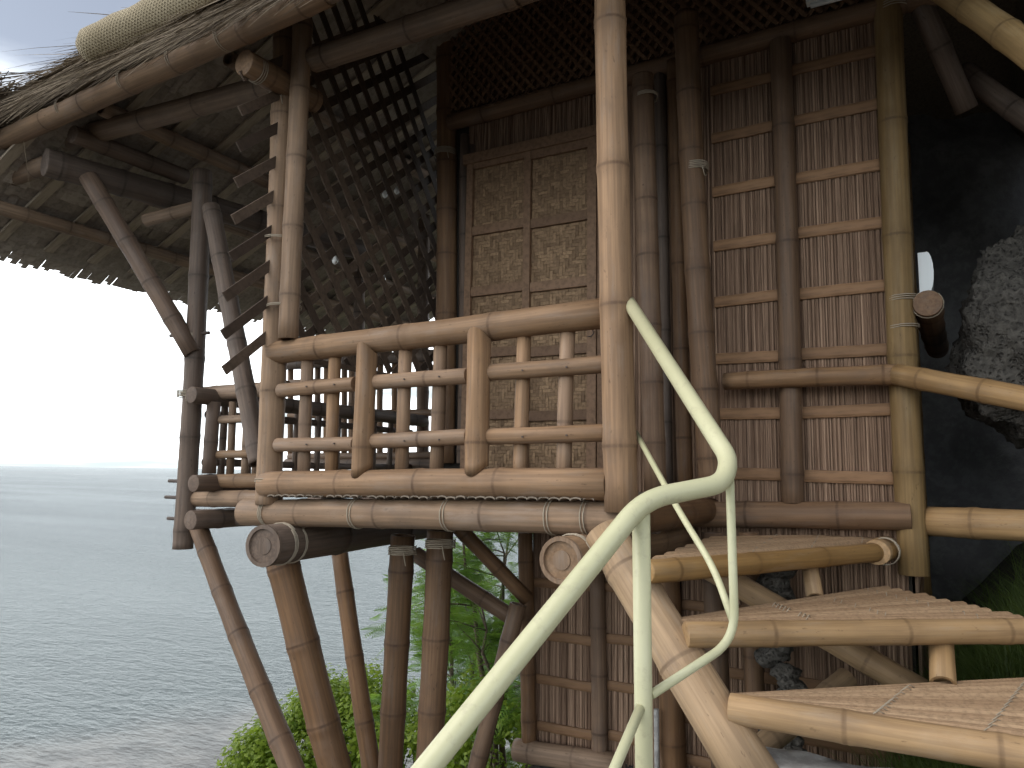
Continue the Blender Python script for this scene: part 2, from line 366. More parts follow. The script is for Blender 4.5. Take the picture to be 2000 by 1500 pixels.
mt, t, b, o = newmat('sea_water')
g = N(t, 'ShaderNodeNewGeometry'); pos = g.outputs['Position']
ln = N(t, 'ShaderNodeVectorMath', operation='LENGTH'); t.links.new(pos, ln.inputs[0]); dist = ln.outputs['Value']
n0 = nse(t, pos, 0.05, 4.0, 0.6); dd = mth(t, 'ADD', dist, mth(t, 'MULTIPLY', n0, 20.0))
shal = rng(t, dd, 50, 60, 1.0, 0.0)
n1 = nse(t, pos, 0.35, 6.0, 0.7)
sand = mixc(t, rng(t, n1, 0.42, 0.62, 0, 1), (0.10, 0.09, 0.08), (0.19, 0.175, 0.155))
deep = mixc(t, rng(t, dd, 60, 220, 0, 1), (0.075, 0.092, 0.090), (0.034, 0.046, 0.052))
t.nodes.remove(b); dif = N(t, 'ShaderNodeBsdfDiffuse'); glo = N(t, 'ShaderNodeBsdfGlossy', inp={'Color': (0.92, 0.96, 0.97, 1)})
t.links.new(mixc(t, shal, deep, sand), dif.inputs['Color']); t.links.new(rng(t, dd, 45, 75, 0.14, 0.20), glo.inputs['Roughness'])
mpv = N(t, 'ShaderNodeMapping'); mpv.inputs['Rotation'].default_value = (0, 0, R(28)); mpv.inputs['Scale'].default_value = (1, 2.4, 1); t.links.new(pos, mpv.inputs[0])
wv = nse(t, mpv.outputs[0], 1.0, 4.0, 0.6); wv2 = nse(t, mpv.outputs[0], 0.30, 3.0, 0.5)
hh = mth(t, 'ADD', mth(t, 'MULTIPLY', wv, 0.55), mth(t, 'MULTIPLY', wv2, 0.55))
bp = N(t, 'ShaderNodeBump', inp={'Distance': 0.5}); t.links.new(hh, bp.inputs['Height']); t.links.new(rng(t, shal, 0, 1, 0.95, 0.16), bp.inputs['Strength']); t.links.new(bp.outputs[0], dif.inputs['Normal']); t.links.new(bp.outputs[0], glo.inputs['Normal'])
fr = N(t, 'ShaderNodeFresnel', inp={'IOR': 1.33}); t.links.new(bp.outputs[0], fr.inputs['Normal'])
ff = rng(t, fr.outputs[0], 0.02, 0.8, 0.05, 0.33, False); mps = N(t, 'ShaderNodeMapping'); mps.inputs['Rotation'].default_value = (0, 0, R(40)); mps.inputs['Scale'].default_value = (0.004, 0.022, 1); t.links.new(pos, mps.inputs[0])
strk = nse(t, mps.outputs[0], 1.0, 5.0, 0.6); ff = mth(t, 'MULTIPLY', ff, rng(t, strk, 0.36, 0.68, 0.94, 1.12)); sm = N(t, 'ShaderNodeMixShader'); t.links.new(ff, sm.inputs[0]); t.links.new(dif.outputs[0], sm.inputs[1]); t.links.new(glo.outputs[0], sm.inputs[2]); t.links.new(sm.outputs[0], o.inputs[0])
M['sea'] = mt
b = MB(); b.face([(-16000, -16000, SEA), (16000, -16000, SEA), (16000, 16000, SEA), (-16000, 16000, SEA)])
tag(b.build('sea', 'sea'), kind='structure')

# ------------------------------------------------------------------ the hut
BW = 1.30                                   # wall plane behind the veranda
hut = tag(empty('bamboo_hut', (0, 0, -1.66)), 'stilted bamboo hut with thatched roof, railed veranda and reed walls', 'hut')
def hb(name, p0, p1, r, mat, **k): return bam(name, p0, p1, r, mat, hut, **k)

# --- posts on the front
hb('corner_post', at(1214, 1000, -0.045), Vector((-0.03, -0.03, 2.6)), 0.066, 'tan', gap=0.56, first=0.25, bow=0.002)
hb('corner_post', at(524, 985, 0.0), Vector((-1.955, 0.0, 2.55)), 0.066, 'grey', gap=0.5, bow=0.002)
hb('corner_post', at(563, 663, -0.045), at(592, 40, -0.02), 0.052, 'grey', gap=0.42, bow=0.003)
# --- front railing
hb('top_rail', at(535, 690, -0.01), at(1186, 611, -0.01), 0.060, 'tan', gap=0.52, r1=0.062)
hb('bottom_rail', at(517, 946, -0.035), at(1190, 946, -0.035), 0.062, 'tan', gap=0.42)
hb('floor_beam', at(478, 1001, 0.02), at(1222, 1013, 0.02), 0.068, 'grey', gap=0.5, closed=(True, True))
def postpx(x0, y0, x1, y1, b, r, mat='tan', name='rail_post'):
    p0, p1 = at(x0, y0, b), at(x1, y1, b); L = (p1 - p0).length
    me = bamboo_mesh(L, r, r, gap=0.9, first=0.10, bow=0.0); me.name = name
    for v in me.vertices:                      # ends shaped to a point that laps over the rails
        k = max(0.0, -v.co.y / r)
        if v.co.z < 0.07: v.co.z -= 0.045 * k ** 1.5 * (1 - v.co.z / 0.07)
        elif v.co.z > L - 0.07: v.co.z += 0.045 * k ** 1.5 * (1 - (L - v.co.z) / 0.07)
    q = Vector((0, 0, 1)).rotation_difference((p1 - p0).normalized()).to_matrix().to_4x4(); q.translation = p0
    return link(name, me, mat, hut, q)
postpx(707, 915, 717, 690, -0.042, 0.050); postpx(931, 910, 936, 662, -0.042, 0.052)
for x0, y0, x1, y1 in ((548, 763, 694, 750), (729, 747, 914, 734), (950, 728, 1182, 711), (543, 869, 694, 867), (722, 862, 914, 853), (946, 853, 1182, 845)):
    hb('crosspiece', at(x0, y0, -0.02), at(x1, y1, -0.02), 0.036, 'tan', gap=0.9, closed=(True, True), ridge=0.03)
nail = MB(); nail.tube([(0, 0, 0), (0, -0.006, 0)], 0.004, 8); nail_me = nail.mesh('nail')
for x, yt, yb in ((599, 705, 925), (653, 698, 925), (790, 682, 925), (858, 674, 925), (1021, 660, 925), (1107, 650, 925)):
    hb('baluster', at(x - 6, yb + 6, 0.02), at(x + 3, yt - 26, 0.02), 0.032, 'tan', gap=0.9, ridge=0.03)
    for yy in (0.30, 0.70):
        y = yt + (yb - yt) * yy; y = (755 - (x - 598) * 0.075) if yy < 0.5 else (868 - (x - 598) * 0.035)
        link('nail', nail_me, 'peg', hut, Matrix.Translation(at(x, y, -0.058)))
# lashings of the railing
for x, y, b, r in ((700, 1003, 0.02, 0.069), (880, 1006, 0.02, 0.069), (1080, 1010, 0.02, 0.069), (1150, 1012, 0.02, 0.069), (527, 1000, 0.02, 0.069)):
    lash(at(x, y, b), (1, 0, 0), r, hut, rnd.choice((2, 3)), 0.03)
lash(at(527, 938, -0.02), (0, 0, 1), 0.070, hut, 2, 0.02); lash(at(545, 470, -0.02), (0, 0, 1), 0.085, hut, 2, 0.015); lash(at(555, 600, -0.02), (0, 0, 1), 0.085, hut, 2, 0.015)

def bulky(p, axis, r):                       # thick wrapped lashing with crossing turns and a loose end
    lash(p, axis, r, hut, 5, 0.045, 0.0032); p = Vector(p); q = Vector((r * 0.7, -r * 0.75, 0.0)); b_ = MB()
    b_.tube([p + q, p + q + Vector((0.012, -0.012, -0.03)), p + q + Vector((0.02, -0.008, -0.07))], 0.0026, 5); b_.build('lashing', 'twine', hut)
bulky(at(1232, 612, 0.0) * 0 + Vector((-0.032, -0.035, 2.16)), (0, 0, 1), 0.067); bulky(Vector((-1.95, 0.0, 2.02)), (0, 0, 1), 0.068)
bulky(at(786, 1075, 0.45), (0, 0, 1), 0.070); bulky(at(860, 1062, 0.40), (0, 0, 1), 0.073); bulky(at(1357, 330, BW - 0.25), (0, 0, 1), 0.068); bulky(at(870, 300, BW), (0, 0, 1), 0.072); bulky(at(376, 660, 0.4), (0, 0, 1), 0.063); bulky(at(368, 770, 0.4), (0, 0, 1), 0.064)
# --- veranda floor of split bamboo
sb = MB()
for k in range(6):
    a0, a1 = math.pi * k / 6, math.pi * (k + 1) / 6
    p = [(-0.0235 * math.cos(a0), 0, 0.009 * math.sin(a0)), (-0.0235 * math.cos(a1), 0, 0.009 * math.sin(a1))]
    q = [(x, 1.30, z) for x, _, z in p]
    sb.face([p[0], q[0], q[1], p[1]], 0.6, True)
    pl = [(x * 0.96, 0, z - 0.006) for x, _, z in p]; ql = [(x, 1.30, z) for x, _, z in pl]
    sb.face([pl[1], ql[1], ql[0], pl[0]], 0.3, True); sb.face([p[0], p[1], pl[1], pl[0]], 0.8)
fs = sb.mesh('floor_slat'); fs.materials.append(M['deck'])
x = -1.84
while x < -0.08:
    link('floor_slat', fs, None, hut, Matrix.Translation((x, -0.072 + rnd.uniform(-0.01, 0.012), -0.096 + 0.0195 * x + rnd.uniform(-0.002, 0.002))) @ Matrix.Rotation(rnd.uniform(-0.06, 0.06), 4, 'Y')); x += 0.0485
for y in (0.35, 0.8, 1.2): hb('floor_joist', (-1.95, y, -0.20), (0.05, y, -0.20), 0.05, 'dark')
hb('side_beam', (0.03, 0.02, -0.175), (0.03, BW, -0.18), 0.064, 'brown')

# --- big logs under the deck
def log_end(p0, p1, r, mat, rings=True):
    o = hb('bearer_log', p0, p1, r, mat, gap=0.7, closed=(True, True), bow=0.0)
    d = (Vector(p1) - Vector(p0)).normalized()
    b_ = MB()
    e = d.orthogonal().normalized(); f = d.cross(e); seg = 24
    for (ra, da), (rb, db) in zip(((1.0, 0.0), (0.98, -0.012), (0.80, -0.012), (0.77, 0.008), (0.42, 0.008), (0.40, -0.004)), ((0.98, -0.012), (0.80, -0.012), (0.77, 0.008), (0.42, 0.008), (0.40, -0.004), (0.01, -0.006))):
        for j in range(seg):
            a0, a1 = 2 * math.pi * j / seg, 2 * math.pi * (j + 1) / seg
            P = lambda rr, dd, a: Vector(p0) + (e * math.cos(a) + f * math.sin(a)) * r * rr * 1.03 + d * (dd - 0.004)
            b_.face([P(ra, da, a0), P(rb, db, a0), P(rb, db, a1), P(ra, da, a1)], 0.5)
    b_.build('end_cap', mat, hut); return o
pA = at(517, 1066, -0.16); pB = atz(755, 1034, pA.z); log_end(pA, pA + (pB - pA) * 1.6, 0.098, 'dark')
lash(pA + (pB - pA) * 0.10, pB - pA, 0.10, hut, 3, 0.03); lash(pA + (pB - pA) * 0.17, pB - pA, 0.10, hut, 2, 0.02)
pC = at(1098, 1094, -0.20); log_end(pC, pC + Vector((0.02, 1.5, 0)), 0.086, 'grey')
lash(pC + Vector((0, 0.09, 0)), (0, 1, 0), 0.088, hut, 3, 0.03)

# --- stilts and braces below
def stilt(x0, y0, d0, x1, y1, d1, r, mat='brown', name='stilt', r1=None, ext=1.35, gap=None):
    p0, p1 = atd(x0, y0, d0), atd(x1, y1, d1); return hb(name, p0, p0 + (p1 - p0) * ext, r, mat, r1=r1, gap=gap)
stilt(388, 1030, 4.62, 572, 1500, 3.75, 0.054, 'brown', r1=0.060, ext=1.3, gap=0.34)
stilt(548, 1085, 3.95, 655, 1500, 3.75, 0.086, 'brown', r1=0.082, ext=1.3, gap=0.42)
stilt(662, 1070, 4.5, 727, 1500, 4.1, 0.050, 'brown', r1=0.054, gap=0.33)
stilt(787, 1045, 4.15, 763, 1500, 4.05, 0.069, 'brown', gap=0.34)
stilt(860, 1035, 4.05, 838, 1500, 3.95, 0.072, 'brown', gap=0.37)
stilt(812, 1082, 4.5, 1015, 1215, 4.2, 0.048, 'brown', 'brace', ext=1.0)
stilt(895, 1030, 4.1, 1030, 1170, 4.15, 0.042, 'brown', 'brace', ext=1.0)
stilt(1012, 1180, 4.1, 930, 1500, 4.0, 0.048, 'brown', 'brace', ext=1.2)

# --- left bay of the balcony
CX = -3.06
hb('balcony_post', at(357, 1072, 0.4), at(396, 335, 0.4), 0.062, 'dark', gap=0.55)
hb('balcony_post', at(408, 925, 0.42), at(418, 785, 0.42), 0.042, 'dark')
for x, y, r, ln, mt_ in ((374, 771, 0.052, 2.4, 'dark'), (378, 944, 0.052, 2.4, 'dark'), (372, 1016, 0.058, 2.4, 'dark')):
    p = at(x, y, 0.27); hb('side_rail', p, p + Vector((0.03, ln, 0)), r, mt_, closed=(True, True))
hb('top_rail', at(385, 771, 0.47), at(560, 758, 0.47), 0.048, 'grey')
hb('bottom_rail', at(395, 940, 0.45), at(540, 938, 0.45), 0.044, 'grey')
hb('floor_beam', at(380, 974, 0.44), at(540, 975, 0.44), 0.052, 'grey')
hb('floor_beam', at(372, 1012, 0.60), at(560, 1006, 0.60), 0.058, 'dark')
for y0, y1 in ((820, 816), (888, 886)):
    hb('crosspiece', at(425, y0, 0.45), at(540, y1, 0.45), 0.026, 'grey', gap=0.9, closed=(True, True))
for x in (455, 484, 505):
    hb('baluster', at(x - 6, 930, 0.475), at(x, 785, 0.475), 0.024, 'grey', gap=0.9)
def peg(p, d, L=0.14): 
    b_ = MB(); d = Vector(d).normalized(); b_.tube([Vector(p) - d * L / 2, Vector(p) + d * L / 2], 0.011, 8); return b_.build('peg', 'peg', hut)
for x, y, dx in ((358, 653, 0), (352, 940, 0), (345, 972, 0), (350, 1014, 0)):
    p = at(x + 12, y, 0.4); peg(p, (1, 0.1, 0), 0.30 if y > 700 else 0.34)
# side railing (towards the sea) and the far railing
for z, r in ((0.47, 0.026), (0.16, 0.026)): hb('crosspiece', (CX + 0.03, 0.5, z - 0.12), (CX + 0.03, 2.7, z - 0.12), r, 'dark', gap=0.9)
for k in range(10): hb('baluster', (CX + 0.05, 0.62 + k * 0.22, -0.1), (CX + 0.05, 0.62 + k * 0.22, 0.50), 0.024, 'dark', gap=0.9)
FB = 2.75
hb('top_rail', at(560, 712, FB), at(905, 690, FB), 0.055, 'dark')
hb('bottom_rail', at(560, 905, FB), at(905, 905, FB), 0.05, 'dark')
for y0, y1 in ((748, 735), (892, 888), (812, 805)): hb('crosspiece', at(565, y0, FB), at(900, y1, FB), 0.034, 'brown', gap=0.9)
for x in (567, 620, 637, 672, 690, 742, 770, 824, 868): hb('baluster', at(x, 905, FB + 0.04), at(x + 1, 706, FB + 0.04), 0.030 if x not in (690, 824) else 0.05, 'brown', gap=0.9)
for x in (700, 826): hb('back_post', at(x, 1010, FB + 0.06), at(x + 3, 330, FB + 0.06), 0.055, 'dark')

# --- wall behind the veranda and reed wall to the right
def reed_mat(name, x0, x1, z0, z1, y, parent, mat='reed', pitch=0.0105, rag=0.0):
    b_ = MB(); x = x0
    while x < x1:
        r = rnd.uniform(0.0042, 0.0072); tt = rnd.random() ** 1.3; n = 5; wob = [rnd.uniform(-0.0035, 0.0035) for _ in range(n)]
        zb = z0 - rnd.uniform(0, rag); zt = z1 + rnd.uniform(-0.01, 0.0)
        ln = rnd.uniform(-0.006, 0.006); yo = rnd.uniform(-0.004, 0.004)
        prev = None
        for k in range(n):
            u = k / (n - 1); cx = x + wob[k] + ln * u; z = zb + (zt - zb) * u
            cur = [Vector((cx + r * math.cos(a), y + yo - r * math.sin(a), z)) for a in (math.pi, 2.2, 1.57, 0.9, 0)]
            if prev:
                for j in range(4): b_.face([prev[j], prev[j + 1], cur[j + 1], cur[j]], tt, True)
            prev = cur
        x += pitch * rnd.uniform(0.75, 1.25)
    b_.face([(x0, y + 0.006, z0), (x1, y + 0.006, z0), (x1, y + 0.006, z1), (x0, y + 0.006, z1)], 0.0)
    o = b_.build(name, mat, parent); o['kind'] = 'stuff'; return o
def batten(p0, p1, w, parent, name='batten', mat='strip', th=0.012, tint=None):
    p0, p1 = Vector(p0), Vector(p1); d = p1 - p0; L = d.length; b_ = MB(); n = 6; tt = rnd.uniform(0.2, 1) if tint is None else tint
    prof = [(-w / 2, 0), (-w / 2 * 0.94, -th * 0.6), (-w * 0.25, -th), (w * 0.25, -th), (w / 2 * 0.94, -th * 0.6), (w / 2, 0)]
    rows = []
    for k in range(n + 1):
        j = rnd.uniform(-0.0015, 0.0015); rows.append([Vector((L * k / n, q[1], q[0] + j)) for q in prof])
    for k in range(n):
        for j in range(5): b_.face([rows[k][j], rows[k + 1][j], rows[k + 1][j + 1], rows[k][j + 1]], tt, True)
    for rw in (rows[0], rows[-1]): b_.face(rw, tt * 0.7)
    b_.face([rows[0][0], rows[0][5], rows[n][5], rows[n][0]], tt * 0.6)
    q = Vector((1, 0, 0)).rotation_difference(d.normalized()).to_matrix().to_4x4(); q.translation = p0
    return b_.build(name, mat, parent, q)
DECK = -0.135
# added boards in a shade colour stop light leaking through the reeds
b_ = MB(); b_.box((-0.38, BW + 0.06, 1.1), (1.36, 0.015, 1.28)); b_.build('shade_board', 'void', hut)
b_ = MB(); b_.box((-0.03, BW + 0.06, -0.9), (1.0, 0.015, 0.66)); b_.build('shade_board', 'void', hut)
for x0p, x1p in ((1392, 1528), (1545, 1745)):
    pl, pr = at(x0p, 500, BW), at(x1p, 500, BW)
    mat_o = reed_mat('reed_wall', pl.x, pr.x, -0.14, 2.42, BW, hut, rag=0.02)
    rows = ((118, 1640), (222, 1640), (338, 1640), (450, 1640), (567, 1640), (688, 1640), (805, 1640), (928, 1640))
    for yy, xx in rows:
        z = at(xx, yy, BW).z; dz = rnd.uniform(-0.012, 0.012)
        batten((pl.x + 0.01, BW - 0.012, z + dz), (pr.x - 0.01, BW - 0.012, z + dz + rnd.uniform(-0.008, 0.008)), 0.062, mat_o)
hb('corner_post', at(1785, 1122, BW - 0.04), at(1733, -30, BW - 0.04), 0.066, 'yellow', gap=0.62, closed=(True, True))
hb('wall_post', at(1549, 982, BW - 0.06), at(1524, 82, BW - 0.06), 0.056, 'brown', gap=0.66, closed=(True, True))
hb('wall_post', at(1280, 960, BW - 0.30), at(1255, 150, BW - 0.30), 0.060, 'brown', gap=0.34)
hb('wall_post', at(1340, 960, BW - 0.10), at(1316, 120, BW - 0.10), 0.042, 'brown', gap=0.5)
hb('wall_post', at(1392, 945, BW - 0.25), at(1340, 30, BW - 0.25), 0.066, 'brown', gap=0.33, bow=0.008)
hb('wall_post', at(1303, 960, BW - 0.02), at(1288, 120, BW - 0.02), 0.035, 'dark', gap=0.5)
hb('sill_beam', at(1215, 1005, BW - 0.07), at(1779, 1008, BW - 0.07), 0.066, 'brown', gap=0.45, closed=(True, True))
hb('top_plate', at(880, 240, BW - 0.03), at(1850, -18, BW - 0.03), 0.056, 'brown', gap=0.5)
lash(at(1743, 18, BW - 0.04), (0, 0, 1), 0.07, hut, 3, 0.04); lash(at(1762, 585, BW - 0.04), (0, 0, 1), 0.068, hut, 3, 0.03); lash(at(1764, 640, BW - 0.04), (0, 0, 1), 0.068, hut, 2, 0.02)
lash(at(1262, 190, BW - 0.30), (0, 0, 1), 0.062, hut, 3, 0.02)
# back post by the lattice and thin poles beside the door
hb('wall_post', at(868, 905, BW), at(872, -40, BW), 0.070, 'brown', gap=0.36)
hb('wall_post', at(902, 905, BW + 0.01), at(908, 265, BW + 0.01), 0.035, 'dark', gap=0.4)
hb('wall_post', at(922, 905, BW + 0.03), at(924, 285, BW + 0.03), 0.028, 'dark', gap=0.4)
reed_mat('reed_wall', at(915, 250, BW).x, at(1240, 250, BW).x, 2.08, 2.42, BW + 0.02, hut)
reed_mat('reed_wall', at(1168, 600, BW).x, at(1400, 600, BW).x, DECK, 2.42, BW + 0.02, hut)
# door of woven bamboo in a wooden frame
def bar(name, p0, p1, w, th, parent, mat='frame'):
    p0, p1 = Vector(p0), Vector(p1); d = p1 - p0; b_ = MB(); b_.box((d.length / 2, 0, 0), (d.length / 2, th / 2, w / 2), None, rnd.random(), 0.0008)
    q = Vector((1, 0, 0)).rotation_difference(d.normalized()).to_matrix().to_4x4(); q.translation = p0
    o = b_.build(name, mat, parent, q)
    mo = o.modifiers.new('bevel', 'BEVEL'); mo.width = 0.003; mo.segments = 2; return o
def weave(x0, x1, z0, z1, y, parent, cell=0.022):
    b_ = MB(); nx = max(3, round((x1 - x0) / cell)); nz = max(3, round((z1 - z0) / cell)); cx = (x1 - x0) / nx; cz = (z1 - z0) / nz
    tx = [rnd.random() for _ in range(nx)]; tz = [rnd.random() for _ in range(nz)]
    def over(i, j): 
        s = j if (i // 9) % 2 == 0 else -j
        return (i + s) % 6 < 3
    def piece(xa, xb, za, zb, vert, tt):
        g = 0.0011; h = 0.0035
        xa += g; xb -= g; za += g; zb -= g
        tl = rnd.uniform(-0.0016, 0.0016)
        if vert:
            zm = [za, za + 0.3 * (zb - za), za + 0.7 * (zb - za), zb]; hs = (0.0, h, h, 0.0)
            for k in range(3): b_.face([(xa, y - hs[k] - tl, zm[k]), (xb, y - hs[k] + tl, zm[k]), (xb, y - hs[k + 1] + tl, zm[k + 1]), (xa, y - hs[k + 1] - tl, zm[k + 1])], tt)
        else:
            xm = [xa, xa + 0.3 * (xb - xa), xa + 0.7 * (xb - xa), xb]; hs = (0.0, h, h, 0.0)
            for k in range(3): b_.face([(xm[k], y - hs[k] - tl, za), (xm[k + 1], y - hs[k + 1] - tl, za), (xm[k + 1], y - hs[k + 1] + tl, zb), (xm[k], y - hs[k] + tl, zb)], tt)
    for i in range(nx):
        j = 0
        while j < nz:
            if over(i, j):
                k = j
                while k < nz and over(i, k): k += 1
                piece(x0 + i * cx, x0 + (i + 1) * cx, z0 + j * cz, z0 + k * cz, True, min(1, max(0, tx[i] * 0.6 + rnd.uniform(0, 0.4)))); j = k
            else: j += 1
    for j in range(nz):
        i = 0
        while i < nx:
            if not over(i, j):
                k = i
                while k < nx and not over(k, j): k += 1
                piece(x0 + i * cx, x0 + k * cx, z0 + j * cz, z0 + (j + 1) * cz, False, min(1, max(0, tz[j] * 0.6 + 0.1 + rnd.uniform(0, 0.4)))); i = k
            else: i += 1
    b_.face([(x0, y + 0.004, z0), (x1, y + 0.004, z0), (x1, y + 0.004, z1), (x0, y + 0.004, z1)], 0.0)
    o = b_.build('woven_panel', 'weave', parent); o['kind'] = 'stuff'; return o
dx0, dxm, dx1 = at(920, 500, BW).x, at(1033, 500, BW).x, at(1160, 500, BW).x
door = bar('door', (dx0, BW - 0.02, DECK + 0.02), (dx0, BW - 0.02, 2.06), 0.05, 0.04, hut); tag(door, 'brown door of woven bamboo panels')
bar('stile', (dx1, BW - 0.02, DECK + 0.02), (dx1, BW - 0.02, 2.06), 0.06, 0.04, door); bar('stile', (dxm, BW - 0.022, DECK + 0.02), (dxm, BW - 0.022, 2.06), 0.05, 0.034, door)
bar('door_head', (dx0 - 0.05, BW - 0.02, 2.085), (dx1 + 0.06, BW - 0.02, 2.085), 0.07, 0.06, hut)
zr = [at(1033, y, BW).z for y in (440, 563, 688, 812)]; zr = [DECK + 0.06] + sorted(zr) + [2.03]
for xa, xb, dz in ((dx0 + 0.025, dxm - 0.025, 0.012), (dxm + 0.025, dx1 - 0.03, -0.005)):
    for i, z in enumerate(zr): bar('door_rail', (xa, BW - 0.02, z + dz), (xb, BW - 0.02, z + dz), 0.062, 0.03, door)
    for z0, z1 in zip(zr, zr[1:]): weave(xa, xb, z0 + dz + 0.03, z1 + dz - 0.03, BW - 0.012, door)
bar('door_jamb', (dx1 + 0.06, BW - 0.01, DECK), (dx1 + 0.06, BW - 0.01, 2.1), 0.05, 0.05, hut, 'frame')
hk = MB(); hk.tube([at(1158, 645, BW - 0.05), at(1159, 652, BW - 0.075), at(1154, 657, BW - 0.08), at(1148, 657, BW - 0.07)], 0.004, 6); hk.build('door_hook', 'peg', door)

# --- lattice screen at the left end of the veranda
LX = -1.90
lat = bar('lattice_screen', (LX, 0.06, 0.60), (LX, BW - 0.05, 0.60), 0.03, 0.02, hut, 'slat')
def slat(y0, z0, y1, z1, x, parent=lat, w=0.050, mat='slat', th=0.009, name='lattice_slat'):
    p0, p1 = Vector((x, y0, z0)), Vector((x, y1, z1)); d = p1 - p0; b_ = MB(); b_.box((0, 0, d.length / 2), (th / 2, w / 2, d.length / 2), None, rnd.random(), 0.001)
    mm = Matrix.Rotation(-math.atan2(d.y, d.z), 4, 'X'); mm.translation = p0; return b_.build(name, mat, parent, mm)
def clip(y0, z0, m, ya, yb, za, zb):
    pts = []
    ys, ye = ya, yb
    za_, zb_ = z0 + m * (ys - y0), z0 + m * (ye - y0)
    lo, hi = (ys, ye)
    for zl in (za, zb):
        yc = y0 + (zl - z0) / m
        if m > 0:
            if zl == za: lo = max(lo, yc)
            else: hi = min(hi, yc)
        else:
            if zl == za: hi = min(hi, yc)
            else: lo = max(lo, yc)
    return (lo, hi) if hi - lo > 0.05 else None
z = -0.6
while z < 2.4:
    c = clip(0, z, 0.84, (-0.31 + rnd.uniform(-0.02, 0.02)) if z > 0.60 else 0.04, BW + 0.2, 0.38 if z > 0.60 else 0.62, 3.1)
    if c: slat(c[0], z + 0.84 * c[0], c[1], z + 0.84 * c[1], LX - 0.012)
    z += 0.190
z = 0.75
while z < 4.0:
    c = clip(0, z, -1.26, 0.05, BW + 0.2, 0.62, 3.1)
    if c: slat(c[0], z - 1.26 * c[0], c[1], z - 1.26 * c[1], LX + 0.002)
    z += 0.215
# --- fine lattice over the top plate (gable vent)
fl = MB()
for s in (-1, 1):
    x = -3.6
    while x < 3.2:
        for k in range(1):
            z0, z1 = 2.46, 3.7; xa, xb = x, x + s * (z1 - z0) * 0.8
            lo, hi = -1.75, 1.0
            u0, u1 = 0.0, 1.0
            for lim, isl in ((lo, True), (hi, False)):
                if abs(xb - xa) < 1e-6: continue
                uu = (lim - xa) / (xb - xa)
                if (xb > xa) == isl: u0 = max(u0, uu)
                else: u1 = min(u1, uu)
            if u1 - u0 > 0.04:
                p0 = Vector((xa + (xb - xa) * u0, 0, z0 + (z1 - z0) * u0)); p1 = Vector((xa + (xb - xa) * u1, 0, z0 + (z1 - z0) * u1)); d = p1 - p0
                rot = Matrix.Rotation(math.atan2(d.x, d.z), 3, 'Y')
                c_ = (p0 + p1) / 2; fl.box((c_.x, BW - 0.03 + s * 0.005, c_.z), (0.011, 0.004, d.length / 2), rot, rnd.random())
        x += 0.075
o_ = fl.build('gable_lattice', 'frame', hut); o_['kind'] = 'stuff'
b_ = MB(); b_.box((-0.38, BW + 0.10, 3.1), (1.36, 0.012, 0.7)); b_.build('gable_board', 'frame', hut)

# --- storey below the deck
YL = BW
lw0, lw1, lw2 = at(1040, 1300, YL).x, at(1172, 1300, YL).x, at(1300, 1300, YL).x
LB = at(1100, 1482, YL).z
for xa, xb, ys in ((lw0, lw1, (1142, 1245, 1332, 1425)), (lw1 + 0.02, lw2 + 0.02, (1150, 1252, 1345, 1442)), (lw2 + 0.1, 0.95, (1180, 1300, 1400, 1480))):
    mo = reed_mat('reed_wall', xa, xb, LB + 0.05, -0.22, YL, hut, rag=0.02)
    for y in ys:
        zz = at(1100 if xa < lw1 - 0.1 else (1235 if xa < lw2 else 1340), y, YL).z; batten((xa, YL - 0.012, zz), (xb, YL - 0.012, zz + rnd.uniform(-0.01, 0.01)), 0.055, mo, mat='strip', tint=0.1)
hb('wall_post', at(1034, 1465, YL - 0.05), at(1026, 1040, YL - 0.05), 0.045, 'brown')
hb('wall_post', at(1172, 1475, YL - 0.04), at(1166, 1110, YL - 0.04), 0.044, 'brown')
hb('wall_post', at(1318, 1530, YL - 0.06), at(1302, 1040, YL - 0.06), 0.065, 'brown')
hb('wall_post', at(1412, 1500, YL - 0.3), at(1392, 1040, YL - 0.3), 0.055, 'brown')
hb('wall_post', at(1478, 1500, YL - 0.25), at(1462, 1040, YL - 0.25), 0.048, 'brown')
hb('base_beam', at(1008, 1464, YL - 0.06), at(1215, 1496, YL - 0.06), 0.062, 'tan')

# --- side and back of the house body
b_ = MB(); b_.box((0.95, 2.35, 0.45), (0.015, 0.98, 1.95)); b_.build('shade_board', 'void', hut)
b_ = MB(); b_.box((-0.38, 3.36, 0.45), (1.35, 0.015, 1.95)); b_.build('shade_board', 'void', hut)
def side_mat(x, y0, y1, z0, z1):
    o = reed_mat('reed_wall', 0.0, y1 - y0, z0, z1, 0.0, hut)
    o.matrix_basis = hut.matrix_basis.inverted() @ Matrix.Translation((x, y0, 0)) @ Matrix.Rotation(R(90), 4, 'Z'); return o
sm_ = side_mat(0.985, BW + 0.05, 3.35, -1.4, 2.4)
for z in (-1.1, -0.6, 0.25, 0.65, 1.05, 1.45, 1.85, 2.2):
    o = batten((0, 0, 0), (1.95, 0, 0), 0.06, sm_); o.matrix_basis = Matrix.Translation((0.0, -0.012, z))
hb('corner_post', (0.99, 3.36, -1.6), (0.99, 3.36, 2.5), 0.066, 'yellow')
